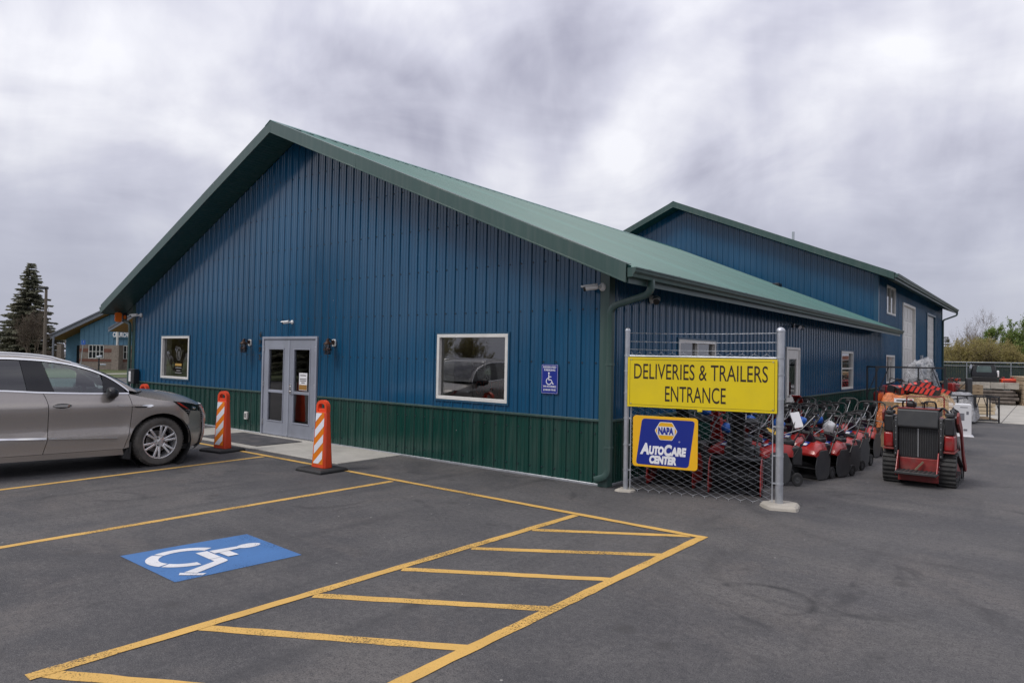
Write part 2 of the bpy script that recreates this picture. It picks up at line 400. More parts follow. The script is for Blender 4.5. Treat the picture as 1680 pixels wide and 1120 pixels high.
def concrete_mat(name, col=(.43, .41, .37), crackless=True):
    t = NT(name)
    n = t.noise(1.4, 5, .6); f = t.noise(60, 3, .6); s = t.noise(5, 5, .65, off=(3, 0, 0))
    c = t.mix(t.ramp(n, [(.3, 0.), (.7, 1.)]), tuple(k*.82 for k in col), tuple(min(1, k*1.12) for k in col))
    c = t.mix(t.ramp(s, [(.5, 0.), (.75, .35)]), c, tuple(k*.55 for k in col))
    c = t.mix(t.ramp(f, [(.3, .4), (.45, 0.)]), c, tuple(k*.7 for k in col))
    t.l(c, t.b.inputs['Base Color']); t.b.inputs['Roughness'].default_value = .85; t.bump(f, .3, .004)
    return t.m
CONC = concrete_mat('concrete'); CONC2 = concrete_mat('rough_concrete', (.40, .37, .32))
walk = empty('concrete_walk'); tag(walk, kind='structure')
x = -10.4
for w in (2.05, 2.08, 2.08):
    MB().boxmm((x+.006, -1.38, -.1), (x+w-.006, -.02, .016)).build('slab', CONC, walk, bevel=.008); x += w
yard = empty('concrete_yard_pad'); tag(yard, kind='structure')
for i in range(3):
    for j in range(4):
        MB().boxmm((.15+i*1.75+.01, 17.8+j*3.2+.01, -.1), (.15+i*1.75+1.74, 17.8+j*3.2+3.19, .02)).build('slab', CONC, yard, bevel=.008)
def grass_mat():
    t = NT('grass'); n = t.noise(.5, 5, .6); f = t.noise(14, 4, .7)
    c = t.mix(t.ramp(n, [(.3, 0.), (.7, 1.)]), (.060, .095, .028), (.12, .125, .05)); c = t.mix(t.ramp(f, [(.35, .6), (.6, 0.)]), c, (.035, .05, .018))
    t.l(c, t.b.inputs['Base Color']); t.b.inputs['Roughness'].default_value = .9; t.bump(f, .8, .05)
    return t.m
GRS = grass_mat()
def sheet(name, pts, z, mat):
    b = MB(); b.poly([(x, y, z) for x, y in pts]); return tag(b.build(name, mat), kind='structure')
sheet('lawn', [(-40.5, 8), (-40.5, 60), (-120, 60), (-120, -4), (-47, -4)], .03, GRS)
sheet('lawn', [(-25, -17), (-60, -10), (-120, -14), (-120, -60), (-10, -60)], .03, GRS)
sheet('lawn', [(-60, 62), (60, 62), (60, 200), (-60, 200)], .03, GRS)
t = sheet('concrete_path', [(-46.5, 11.4), (-46.5, 40), (-48.0, 40), (-48.0, 9.5)], .045, CONC)
# ================================================================== BUILDINGS (ribbed steel)
def steel_mat(name, col, rough=.3, var=.1, dust=(.30, .29, .28), dustamt=.12, spec=.55, sx=(2.2, 2.2, .12), flecks=.6, rnd=.10):
    t = NT(name); oi = t.n('ShaderNodeObjectInfo')
    n = t.noise(.7, 4, .55, sx=(1, 1, .5)); st = t.noise(5, 4, .6, sx=sx); f = t.noise(30, 3, .6)
    c = t.mix(t.ramp(n, [(.3, 0.), (.7, 1.)]), tuple(k*(1-var) for k in col), tuple(k*(1+var) for k in col))
    c = t.mix(1., c, t.math('MULTIPLY_ADD', oi.outputs['Random'], rnd, 1-rnd/2), 'MULTIPLY')
    c = t.mix(t.math('MULTIPLY', t.ramp(st, [(.45, 0.), (.8, 1.)]), dustamt), c, dust)
    v = t.n('ShaderNodeTexVoronoi'); t.l(t.tc.outputs['Object'], v.inputs[0]); v.inputs['Scale'].default_value = 1.7
    c = t.mix(t.ramp(v.outputs['Distance'], [(.016, flecks), (.024, 0.)]), c, dust)
    t.l(c, t.b.inputs['Base Color']); t.b.inputs['Specular IOR Level'].default_value = spec
    t.l(t.math('ADD', t.math('MULTIPLY', st, .16), rough-.08), t.b.inputs['Roughness'])
    t.bump(t.math('ADD', t.noise(1.6, 2, .5, sx=(1, 1, .6)), t.math('MULTIPLY', f, .01)), .05, .02)
    return t.m
BLUE = steel_mat('blue_painted_steel', (.006, .072, .155), .15, dustamt=.06)
GREEN = steel_mat('green_painted_steel', (.005, .046, .036), .17)
TRIM = steel_mat('green_trim_steel', (.036, .078, .068), .36)
ROOF = steel_mat('green_roof_steel', (.046, .150, .136), .40, var=.08, dust=(.28, .36, .34), dustamt=.15, spec=.38, sx=(.10, 2.0, .3), flecks=0., rnd=.22)
SOFF = steel_mat('green_soffit_steel', (.022, .075, .066), .42)
BLUET = steel_mat('blue_trim_steel', (.010, .065, .125), .34)
WHITE = pm('white_vinyl', (.66, .65, .62), .42, var=.05, dirt=(.35, .33, .3), dirt_amt=.25, ds=6)
GREYDOOR = pm('grey_painted_door', (.27, .29, .34), .40, var=.07, vs=2, dirt=(.18, .18, .2), dirt_amt=.3, ds=3)
GALV = pm('galvanised_steel', (.52, .54, .57), .42, .75, var=.15, vs=9, bump=.05)
ALU = pm('brushed_metal', (.62, .62, .62), .3, 1., var=.1)
BLKR = pm('black_rubber', (.022, .022, .023), .75, var=.25, vs=12, bump=.25, bs=120)
BLKP = pm('black_plastic', (.020, .020, .022), .42, var=.15, vs=8)
DARK = pm('dark_screw', (.012, .02, .03), .5, var=.1)
DRY = pm('interior_drywall', (.42, .40, .37), .9, var=.06); DRYC = pm('interior_ceiling', (.5, .5, .48), .9, var=.05); IFLR = pm('interior_floor', (.16, .14, .12), .5, var=.12)
GLASS = glass_mat('window_glass', (.72, .76, .74), 2.1); GLASSD = glass_mat('door_glass', (.6, .63, .62), 1.9)
PRF = [(0., .019), (.009, .019), (.019, 0), (.064, 0), (.070, .006), (.082, .006), (.088, 0), (.140, 0), (.146, .006), (.158, .006), (.164, 0), (.2096, 0), (.2196, .019)]
PW = .2286*4
def rib_h(s):
    q = s % .2286
    pts = PRF + [(.2286, .019)]
    for (a, ha), (b_, hb) in zip(pts, pts[1:]):
        if a <= q <= b_: return ha + (hb-ha)*(q-a)/max(b_-a, 1e-9)
    return 0
def rib_breaks(s0, s1):
    o = [s0]; k = math.floor(s0/.2286)
    while k*.2286 < s1:
        o += [k*.2286+q for q, _ in PRF if s0+1e-5 < k*.2286+q < s1-1e-5]; k += 1
    return o + [s1]
def rib_wall(name, parent, mat, s0, s1, zb, zt, fn, holes=(), extra=()):
    """ribbed sheet in panels of four ribs. fn(s, n, z) -> world; zt(s) top; holes (s0,s1,z0,z1)"""
    p = math.floor(s0/PW)*PW
    while p < s1-1e-6:
        a, b_ = max(p, s0), min(p+PW, s1); off = random.uniform(-.0012, .0012)
        br = sorted(set(rib_breaks(a, b_) + [h for H in holes for h in H[:2] if a < h < b_] + [x for x in extra if a < x < b_]))
        B = MB(); cache = {}
        def P(s, z):
            k_ = (round(s, 5), round(z, 4))
            if k_ not in cache: cache[k_] = B.pt(fn(s, rib_h(s)+off, z))
            return cache[k_]
        for sa, sb in zip(br, br[1:]):
            mid = (sa+sb)/2; iv = [(None, None)]
            cuts = sorted([(H[2], H[3]) for H in holes if H[0] < mid < H[1]])
            lo = zb; segs = []
            for c0, c1 in cuts:
                if c0 > lo: segs.append((lo, c0))
                lo = max(lo, c1)
            segs.append((lo, None))
            for l0, l1 in segs:
                ta, tb = (zt(sa), zt(sb)) if l1 is None else (min(l1, zt(sa)), min(l1, zt(sb)))
                if ta <= l0+1e-4 and tb <= l0+1e-4: continue
                ta = max(ta, l0); tb = max(tb, l0)
                q = [P(sa, l0), P(sb, l0), P(sb, tb), P(sa, ta)]
                q = [x for i, x in enumerate(q) if x not in q[:i]]
                if len(q) > 2: B.face(q)
        par = {}
        def find(q):
            while par.setdefault(q, q) != q: q = par[q]
            return q
        for f in B.f:
            for q in f[1:]: par[find(q)] = find(f[0])
        for root in sorted({find(f[0]) for f in B.f}):
            C_ = MB(); ren = {}
            for f in B.f:
                if find(f[0]) == root:
                    for q in f:
                        if q not in ren: ren[q] = len(C_.v); C_.v.append(B.v[q])
                    C_.face([ren[q] for q in f])
            C_.build(name, mat, parent, fix=False)
        p += PW
def screws(parent, pts, nrm, mat=DARK):
    B = MB(); n = Vector(nrm)
    for p in pts:
        B.cyl(Vector(p), Vector(p)+n*.010, .012, 6)
    o = B.build('screw_heads', mat, parent); o['kind'] = 'stuff'; return o

RX, HALF, SL = -7.62, 7.62, .425      # ridge x, half span, roof pitch
XL = -15.24
OV = .62
def gable(zr): return lambda x: zr - SL*abs(x-RX)

def gable_roof(parent, zr, y0, y1, thick=.205, left_vis=True):
    """roof panels, ridge cap, rake and eave trim, soffit; zr = top of the ridge, y0/y1 rake edges"""
    half = HALF+OV; th = math.atan(SL); ln = half/math.cos(th)
    # one roof panel in local coords: x down the slope, y across, z up
    B = MB(); br = []; hh_ = []
    for k in range(3):
        for q, h_ in ((0., .036), (.012, .036), (.030, 0.), (.2748, 0.), (.2928, .036)): br.append(k*.3048+q); hh_.append(h_)
    br.append(PW); hh_.append(.036)
    a = [B.pt((0, s, h_)) for s, h_ in zip(br, hh_)]; b_ = [B.pt((ln+.05, s, h_)) for s, h_ in zip(br, hh_)]
    for i in range(len(br)-1): B.face((a[i], b_[i], b_[i+1], a[i+1]))
    # closed rib ends at the eave
    e_ = [B.pt((ln+.05, s, -.012)) for s in br]
    for i in range(len(br)-1): B.face((b_[i], e_[i], e_[i+1], b_[i+1]))
    me = B.mesh('roof_panel', ROOF)
    n = int(math.ceil((y1-y0)/PW)); stp = (y1-y0)/n
    for i in range(n):
        o = inst('roof_panel', me, parent, (RX, y0+i*stp, zr), (0, th, 0), (1, stp/PW, 1))
        o = inst('roof_panel', me, parent, (RX, y0+(i+1)*stp, zr), (0, th, math.pi), (1, stp/PW, 1))
    # ridge cap
    B = MB(); w = .18
    B.prism([(-w, -w*SL+.046), (0, .046+.012), (w, -w*SL+.046), (w, -w*SL+.036), (0, .046), (-w, -w*SL+.036)], lambda u, v, s: (RX+u, s, zr+v), y0-.03, y1+.03)
    B.build('ridge_cap', ROOF, parent)
    g_ = gable(zr)
    for ye, sgn in ((y0, -1), (y1, 1)):
        for sx in (-1, 1):
            # rake board: three overlapping lengths of folded trim
            for k in range(3):
                u0, u1 = half*k/3, half*(k+1)/3+.02*(k < 2)
                f_ = lambda u, v, s: (RX+sx*u, s, zr - SL*u + v)
                B = MB(); t0 = ye+sgn*.001; t1 = ye+sgn*(.022-.003*(k % 2))
                B.prism([(u0, .040), (u1, .040), (u1, -thick), (u0, -thick)], f_, min(t0, t1), max(t0, t1))
                c0, c1 = ye-sgn*.12, ye+sgn*(.020-.003*(k % 2))
                B.prism([(u0, .050), (u1, .050), (u1, .0405), (u0, .0405)], f_, min(c0, c1), max(c0, c1))
                l0, l1 = ye+sgn*.0225, ye+sgn*(.034-.003*(k % 2))
                B.prism([(u0, -thick+.025), (u1, -thick+.025), (u1, -thick), (u0, -thick)], f_, min(l0, l1), max(l0, l1))
                B.build('rake_trim', TRIM, parent, bevel=.004)
    # sloped soffits on the gable ends and eaves, in narrow panels
    for ye, sgn in ((y0, 1), (y1, -1)):
        for sx in (-1, 1):
            w = .305; k = 0; u = 0
            B0 = None
            while u < half-.02:
                u1 = min(u+w, half-.01); f_ = lambda u_, v, s: (RX+sx*u_, s, zr - thick + .012 - SL*u_ + v)
                B = MB()
                for q in range(4):
                    a0 = u+(u1-u)*q/4; a1 = u+(u1-u)*(q+1)/4
                    B.prism([(a0+.004, 0), (a1-.004, 0), (a1, .012), (a0, .012)], f_, min(ye+sgn*.002, ye+sgn*.60), max(ye+sgn*.002, ye+sgn*.60))
                B.build('soffit_panel', SOFF, parent)
                u = u1
    for sx in (-1, 1):
        y = y0+.62; f_ = None
        while y < y1-.62:
            ya = min(y+PW, y1-.62); B = MB()
            for q in range(5):
                a0 = y+(ya-y)*q/5; a1 = y+(ya-y)*(q+1)/5
                B.prism([(HALF+.002, -SL*HALF), (half-.004, -SL*half), (half-.004, -SL*half+.012), (HALF+.002, -SL*HALF+.012)], lambda u, v, s: (RX+sx*u, s, zr-thick+.012+v), a0+.004, a1-.004)
            B.build('soffit_panel', SOFF, parent); y = ya
        B = MB(); ze = zr-SL*half
        B.boxmm((RX+sx*half-.010, y0+.03, ze-thick), (RX+sx*half+.010, y1-.03, ze-.006)); B.build('eave_fascia', TRIM, parent)
def gutter(parent, zr, y0, y1, sx=1):
    half = HALF+OV; ze = zr-SL*half; x0 = RX+sx*(half+.013)
    pr_ = [(0, -.02), (.004, -.02), (.004, -.115), (.075, -.115), (.082, -.085), (.105, -.06), (.112, -.03), (.125, -.024), (.125, -.012), (.106, -.012), (.1, -.06), (.075, -.088), (.07, -.110), (0, -.119)]
    pr_ = [(0, -.012), (0, -.13), (.078, -.13), (.086, -.095), (.112, -.065), (.118, -.032), (.130, -.026), (.130, -.010), (.112, -.012), (.105, -.06), (.08, -.088), (.072, -.122), (.006, -.122), (.006, -.012)]
    B = MB(); B.prism(pr_, lambda u, v, s: (x0+sx*u, s, ze+v), y0, y1); g_ = B.build('gutter', TRIM, parent)
    cap = [(0, -.012), (0, -.13), (.078, -.13), (.086, -.095), (.112, -.065), (.118, -.032), (.130, -.026), (.130, -.010)]
    for y in (y0, y1):
        B = MB(); B.prism(cap, lambda u, v, s: (x0+sx*u, s, ze+v), y-.003, y+.003); B.build('gutter_end_cap', TRIM, g_)
    # hanger straps
    n = int((y1-y0)/.9)
    for i in range(n):
        y = y0+.4+i*.9; MB().bar((x0+.0, y, ze+.004), (x0+sx*.125, y, ze-.004), .02, .003).build('gutter_hanger', TRIM, g_)
    return g_
def downspout(parent, path, w=.085, d=.062, elbows=()):
    """rectangular corrugated pipe along a path"""
    P = [Vector(p) for p in path]; fine = [P[0]]
    for i in range(1, len(P)-1):
        a = P[i]+(P[i-1]-P[i]).normalized()*.11; c = P[i]+(P[i+1]-P[i]).normalized()*.11
        for k in range(11):
            t = k/10; fine.append(a*(1-t)**2+P[i]*2*t*(1-t)+c*t*t)
    fine.append(P[-1]); B = MB(); rings = []
    for i, p in enumerate(fine):
        tg = (fine[min(i+1, len(fine)-1)]-fine[max(i-1, 0)]).normalized()
        s_ = Vector((0, 1, 0)); s_ = (s_-tg*s_.dot(tg)).normalized(); u_ = tg.cross(s_)
        kx = 1.0 if (i % 2 == 0 or i in (0, len(fine)-1)) else 1.06
        rings.append([p+s_*a*d/2*kx+u_*b_*w/2*kx for a, b_ in ((-1,-.75),(-.75,-1),(.75,-1),(1,-.75),(1,.75),(.75,1),(-.75,1),(-1,.75))])
    B.loft(rings, caps=False); return B.build('downspout', TRIM, parent, smooth=50)
def window(parent, fn, s0, s1, z0, z1, mull=(), rails=(), glass=GLASS, fr=.055, sill=True, recess=.035, proud=.028):
    """frame, panes; fn(s,n,z)"""
    W = MB()
    for a, b_ in (((s0, z0), (s1, z0+fr)), ((s0, z1-fr), (s1, z1)), ((s0, z0+fr), (s0+fr, z1-fr)), ((s1-fr, z0+fr), (s1, z1-fr))):
        p, q = fn(a[0], -.06, a[1]), fn(b_[0], proud, b_[1])
        W.boxmm(tuple(min(x, y) for x, y in zip(p, q)), tuple(max(x, y) for x, y in zip(p, q)))
    w = W.build('window', WHITE, parent, bevel=.004)
    xs = [s0+fr]+[m_ for m_ in mull]+[s1-fr]; zs = [z0+fr]+[r for r in rails]+[z1-fr]
    def bx(name, sa, sb, za, zb, n0, n1, mat):
        p, q = fn(sa, n0, za), fn(sb, n1, zb)
        return MB().boxmm(tuple(min(x, y) for x, y in zip(p, q)), tuple(max(x, y) for x, y in zip(p, q))).build(name, mat, w)
    for m_ in mull: bx('mullion', m_-.02, m_+.02, z0+fr, z1-fr, -.05, .012, WHITE)
    for r in rails: bx('glazing_rail', s0+fr, s1-fr, r-.02, r+.02, -.049, .013, WHITE)
    for a, b_ in zip(xs, xs[1:]):
        for c, d in zip(zs, zs[1:]):
            sa, sb, za, zb = a+(.02 if a in mull else 0), b_-(.02 if b_ in mull else 0), c+(.02 if c in rails else 0), d-(.02 if d in rails else 0)
            B = MB(); B.poly([fn(sa, -recess, za), fn(sb, -recess, za), fn(sb, -recess, zb), fn(sa, -recess, zb)]); B.build('pane', glass, w)
    # dark drip trim round the opening
    T = MB()
    for a, b_ in (((s0-.03, z1+.002), (s1+.03, z1+.03)), ((s0-.03, z0-.03), (s1+.03, z0-.002)), ((s0-.03, z0-.002), (s0-.002, z1+.002)), ((s1+.002, z0-.002), (s1+.03, z1+.002))):
        p, q = fn(a[0], -.02, a[1]), fn(b_[0], .024, b_[1])
        T.boxmm(tuple(min(x, y) for x, y in zip(p, q)), tuple(max(x, y) for x, y in zip(p, q)))
    T.build('opening_trim', BLUET, w)
    return w

# ---------------------------------------------------------------- low shop building
shop = empty('shop_building', (0, 0, 0), 0, 'long blue ribbed-steel shop with green wainscot, green gable roof and double glass doors', 'building')
ZR = 6.475
Y2 = 18.8
fF = lambda s, n, z: (s, -n, z)            # front wall, s = x
fS = lambda s, n, z: (n, s, z)             # right side wall, s = y
fL = lambda s, n, z: (XL-n, s, z)
gb = lambda x: gable(ZR)(x)-.195
WA = .914
FH = [(-8.68, -6.70, 0, 2.13), (-3.336, -1.787, 1.062, 2.153), (-13.50, -12.01, 1.07, 2.156)]
SH = [(2.27, 3.86, .95, 2.14), (8.10, 9.17, 0, 2.14), (13.44, 14.94, 1.0, 2.13)]
rib_wall('wall_panel', shop, BLUE, XL, 0, WA+.02, gb, fF, FH, (RX,))
rib_wall('wainscot_panel', shop, GREEN, XL, 0, .03, lambda s: WA-.008, fF, FH)
eav = gb(0)
rib_wall('wall_panel', shop, BLUE, 0, Y2, WA+.02, lambda s: eav, fS, SH)
rib_wall('wainscot_panel', shop, GREEN, 0, Y2, .03, lambda s: WA-.008, fS, SH)
rib_wall('wall_panel', shop, BLUE, 0, Y2, WA+.02, lambda s: eav, fL)
rib_wall('wainscot_panel', shop, GREEN, 0, Y2, .03, lambda s: WA-.008, fL)
# wainscot cap, base angle, corner trim
def trim_run(parent, fn, runs, z, h, n, mat, name):
    for a, b_ in runs:
        p, q = fn(a, -.01, z), fn(b_, n, z+h)
        MB().boxmm(tuple(min(x, y) for x, y in zip(p, q)), tuple(max(x, y) for x, y in zip(p, q))).build(name, mat, parent, bevel=.004)
trim_run(shop, fF, [(XL+.11, -8.72), (-6.66, -3.4), (-3.4, -.11)], WA-.012, .034, .034, TRIM, 'wainscot_cap')
trim_run(shop, fF, [(XL+.11, -8.70), (-6.68, -3.4), (-3.4, -.11)], .0, .034, .030, GALV, 'base_angle')
trim_run(shop, fS, [(.11, 8.06), (9.21, Y2)], WA-.012, .034, .034, TRIM, 'wainscot_cap')
trim_run(shop, fS, [(.11, 8.08), (9.19, Y2)], .0, .034, .030, GALV, 'base_angle')
trim_run(shop, fL, [(.11, Y2)], WA-.012, .034, .034, TRIM, 'wainscot_cap')
def corner(parent, x, y, sx, sy, z1, mat, w=.12, t=.032):
    B = MB()
    B.prism([(-w, 0), (-w, t), (t, t), (t, -w), (0, -w), (0, 0)], lambda u, v, s: (x+sx*u, y+sy*v, s), 0, z1)
    return B.build('corner_trim', mat, parent, bevel=.004)
corner(shop, 0, 0, 1, -1, gb(0)-.005, TRIM); corner(shop, XL, 0, -1, -1, gb(0)-.005, TRIM)
gable_roof(shop, ZR, -OV, Y2+.55)
gut = gutter(shop, ZR, -OV-.0, Y2+.57); gutter(shop, ZR, -OV, Y2+.57, -1)
ze = ZR-SL*(HALF+OV)
downspout(shop, [(.69, -.075, ze-.12), (.69, -.075, ze-.30), (.075, -.075, ze-.46), (.075, -.075, .17), (-.13, -.075, .10)])
downspout(shop, [(XL-.69, -.075, ze-.12), (XL-.69, -.075, ze-.30), (XL-.075, -.075, ze-.46), (XL-.075, -.075, .17), (XL-.15, -.075, .10)])
for z in (.55, 1.7):
    MB().boxmm((.022, -.112, z), (.128, -.034, z+.03)).build('downspout_strap', TRIM, shop)
# screws in girt rows
pts = []
for z in (1.73, 2.50, 3.24, 3.98, 4.72, 5.46, 6.1):
    k = math.ceil(XL/.2286)
    while k*.2286 < -.02:
        s = k*.2286+.036
        if gb(s) > z+.08 and not any(H[0]-.05 < s < H[1]+.05 and H[2] < z < H[3]+.05 for H in FH): pts.append((s, 0, z))
        k += 1
for z in (.16, .73):
    k = math.ceil(XL/.2286)
    while k*.2286 < -.02:
        s = k*.2286+.036
        if not (FH[0][0] < s < FH[0][1]): pts.append((s, 0, z))
        k += 1
screws(shop, pts, (0, -1, 0))
pts = []
for z in (.16, .73, 1.73, 2.50):
    k = 1
    while k*.2286 < Y2:
        s = k*.2286+.036
        if not any(H[0]-.05 < s < H[1]+.05 and H[2]-.05 < z < H[3]+.05 for H in SH): pts.append((0, s, z))
        k += 1
screws(shop, pts, (1, 0, 0))
window(shop, fF, *FH[1]); window(shop, fF, *FH[2])
window(shop, fS, *SH[0], mull=(3.065,)); window(shop, fS, *SH[2], rails=(1.62,))

# double entrance doors
X0, X1, ZT = FH[0][0], FH[0][1], FH[0][3]
F = MB(); F.boxmm((X0, -.045, .0), (X0+.055, .10, ZT)); F.boxmm((X1-.055, -.045, 0), (X1, .10, ZT)); F.boxmm((X0+.055, -.045, ZT-.055), (X1-.055, .10, ZT))
F.build('door_frame', GREYDOOR, shop, bevel=.006)
MB().boxmm((X0+.06, -.06, .017), (X1-.06, .08, .03)).build('threshold', ALU, shop)
def glazed_door(parent, x0, x1, z0, z1, hinge, stile=(.17, .17, .19, .28), midrail=.96):
    d = empty('door', (0, 0, 0)); d.parent = parent
    l, r, tp, bt = stile; B = MB(); y0, y1 = -.022, .022
    for a, b_ in (((x0, z0), (x0+l, z1)), ((x1-r, z0), (x1, z1)), ((x0+l, z1-tp), (x1-r, z1)), ((x0+l, z0), (x1-r, z0+bt))):
        B.boxmm((a[0], y0, a[1]), (b_[0], y1, b_[1]))
    B.build('door_leaf', GREYDOOR, d, bevel=.004)
    B = MB(); g0, g1, h0, h1 = x0+l, x1-r, z0+bt, z1-tp
    for a, b_ in (((g0, h0), (g1, h0+.022)), ((g0, h1-.022), (g1, h1)), ((g0, h0+.022), (g0+.022, h1-.022)), ((g1-.022, h0+.022), (g1, h1-.022))):
        B.boxmm((a[0], y0-.010, a[1]), (b_[0], y1+.010, b_[1]))
    B.build('glazing_bead', GREYDOOR, d)
    MB().boxmm((g0+.01, y0-.006, midrail-.03), (g1-.01, y1, midrail+.03)).build('push_bar', GREYDOOR, d, bevel=.006)
    B = MB(); B.poly([(g0, 0, h0), (g1, 0, h0), (g1, 0, h1), (g0, 0, h1)]); B.build('pane', GLASSD, d)
    hx = x0+.004 if hinge < 0 else x1-.004
    for z in (z0+.2, (z0+z1)/2, z1-.25):
        MB().cyl((hx, -.034, z), (hx, -.034, z+.11), .009, 8).build('hinge', ALU, d)
    return d
xm = (X0+X1)/2
dl = glazed_door(shop, X0+.060, xm-.004, .035, ZT-.06, -1); dr = glazed_door(shop, xm+.004, X1-.060, .035, ZT-.06, 1)
B = MB(); B.boxmm((xm+.045, -.032, .93), (xm+.105, -.022, 1.14)); B.build('lock_plate', ALU, dr, bevel=.003)
B = MB(); B.cyl((xm+.075, -.032, .985), (xm+.075, -.075, .985), .011, 10); B.bar((xm+.075, -.075, .985), (xm+.20, -.075, .985), .02, .016); B.build('lever_handle', ALU, dr, bevel=.003)
MB().cyl((xm+.075, -.032, 1.08), (xm+.075, -.046, 1.08), .02, 12).build('lock_cylinder', ALU, dr)
MB().boxmm((xm-.03, -.030, .06), (xm+.03, -.0225, ZT-.075)).build('astragal', GREYDOOR, dl)
# side personnel door
D = MB(); s0, s1, z1 = SH[1][0], SH[1][1], SH[1][3]
for a, b_ in (((s0, 0), (s0+.06, z1)), ((s1-.06, 0), (s1, z1)), ((s0+.06, z1-.06), (s1-.06, z1))): D.boxmm((-.10, a[0], a[1]), (.045, b_[0], b_[1]))
D.build('door_frame', WHITE, shop, bevel=.005)
sdoor = empty('door'); sdoor.parent = shop
B = MB()
for a, b_ in (((s0+.065, .02), (s0+.24, z1-.065)), ((s1-.24, .02), (s1-.065, z1-.065)), ((s0+.24, .02), (s1-.24, 1.0)), ((s0+.24, 1.86), (s1-.24, z1-.065))): B.boxmm((-.02, a[0], a[1]), (.022, b_[0], b_[1]))
B.build('door_leaf', WHITE, sdoor, bevel=.004)
MB().boxmm((.023, s0+.28, .2), (.034, s1-.28, .85)).build('door_panel', WHITE, sdoor, bevel=.01)
B = MB(); B.poly([(0, s0+.24, 1.0), (0, s1-.24, 1.0), (0, s1-.24, 1.86), (0, s0+.24, 1.86)]); B.build('pane', GLASSD, sdoor)
MB().cyl((.022, s0+.13, .98), (.075, s0+.13, .98), .026, 12).build('door_knob', ALU, sdoor)
# interior shell
I = MB()
for q in ([(XL+.15,.14,.02),(-.15,.14,.02),(-.15,.14,FH[1][2]-.02),(XL+.15,.14,FH[1][2]-.02)],): pass
I.cur = 0
I.poly([(XL+.14, 6.5, 0), (-.14, 6.5, 0), (-.14, 6.5, 2.75), (XL+.14, 6.5, 2.75)])
for x in (XL+.14, -10.6, -4.4):
    I.poly([(x, .12, 0), (x, 6.5, 0), (x, 6.5, 2.75), (x, .12, 2.75)])
I.poly([(-.13, .12, 0), (-.13, 2.2, 0), (-.13, 2.2, 2.75), (-.13, .12, 2.75)]); I.poly([(-.13, 3.9, 0), (-.13, 8.0, 0), (-.13, 8.0, 2.75), (-.13, 3.9, 2.75)])
I.poly([(-.13, 9.3, 0), (-.13, 13.3, 0), (-.13, 13.3, 2.75), (-.13, 9.3, 2.75)]); I.poly([(-4, 6.6, 0), (-4, 18, 0), (-4, 18, 2.75), (-4, 6.6, 2.75)])
I.cur = 1; I.poly([(XL+.14, .12, 2.75), (-.13, .12, 2.75), (-.13, 18, 2.75), (XL+.14, 18, 2.75)])
I.cur = 2; I.poly([(XL+.14, .06, .012), (-.10, .06, .012), (-.10, 18, .012), (XL+.14, 18, .012)])
I.build('interior_lining', [DRY, DRYC, IFLR], shop, fix=False)
MB().boxmm((-13.9, .5, .012), (-11.5, 1.1, .95)).build('display_counter', pm('dark_wood', (.10, .06, .035), .5), shop, bevel=.01)

# ---------------------------------------------------------------- tall workshop behind
barn = empty('workshop_building', (0, 0, 0), 0, 'taller blue steel workshop behind with green gable roof and white overhead doors', 'building')
ZT2 = 8.40; Y3 = 36.9
gt = lambda x: gable(ZT2)(x)-.195
fB = lambda s, n, z: (s, Y2-n, z)
BH = [(20.40, 22.25, 3.68, 4.75), (20.36, 22.10, 1.05, 2.10), (24.0, 27.0, 0, 4.25), (30.9, 33.9, 0, 4.25)]
rib_wall('wall_panel', barn, BLUE, XL, 0, 2.9, gt, fB, (), (RX,))
rib_wall('wall_panel', barn, BLUE, Y2, Y3, .03, lambda s: gt(0), fS, BH)
rib_wall('wall_panel', barn, BLUE, Y2, Y3, .03, lambda s: gt(0), fL)
rib_wall('wall_panel', barn, BLUE, XL, 0, .03, gt, lambda s, n, z: (s, Y3+n, z), (), (RX,))
B = MB(); B.prism([(-.12, 0), (-.12, .032), (.032, .032), (.032, -.12), (0, -.12), (0, 0)], lambda u, v, s: (u, Y2-v, s), ze+.25, gt(0)-.005); B.build('corner_trim', BLUET, barn, bevel=.004)
B = MB(); B.prism([(-.12, 0), (-.12, .032), (.032, .032), (.032, -.12), (0, -.12), (0, 0)], lambda u, v, s: (u, Y3+v, s), 0, gt(0)-.005); B.build('corner_trim', BLUET, barn, bevel=.004)
gable_roof(barn, ZT2, Y2-OV, Y3+OV); gutter(barn, ZT2, Y2-OV, Y3+OV); zt2 = ZT2-SL*(HALF+OV)
downspout(barn, [(.69, Y3+.4, zt2-.12), (.69, Y3+.4, zt2-.32), (.07, Y3-.1, zt2-.62), (.07, Y3-.1, .2)])
window(barn, fS, *BH[0], mull=(21.32,)); window(barn, fS, *BH[1], mull=(21.23,))
for (a, b_, z0, z1), op in ((BH[2], 0.), (BH[3], 1.9)):
    J = MB(); J.boxmm((-.30, a-.10, 0), (.05, a, z1+.10)); J.boxmm((-.30, b_, 0), (.05, b_+.10, z1+.10)); J.boxmm((-.30, a, z1), (.05, b_, z1+.10))
    J.build('door_jamb_trim', WHITE if not op else BLUET, barn, bevel=.006)
    od = empty('overhead_door'); od.parent = barn
    n = 7
    for i in range(n):
        za = op+(z1-op)*i/n; zb = op+(z1-op)*(i+1)/n
        B = MB(); B.boxmm((-.10, a+.01, za+.004), (-.055, b_-.01, zb-.004))
        for k in range(4):
            ya = a+.12+k*(b_-a-.12)/4; B.boxmm((-.0545, ya, za+.09), (-.045, ya+(b_-a)/4-.15, zb-.09))
        B.build('door_section', WHITE, od, bevel=.004)
B = MB(); B.poly([(-.9, 30.5, 0), (-.9, 34.3, 0), (-.9, 34.3, 4.4), (-.9, 30.5, 4.4)]); B.build('interior_lining', DRY, barn, fix=False)
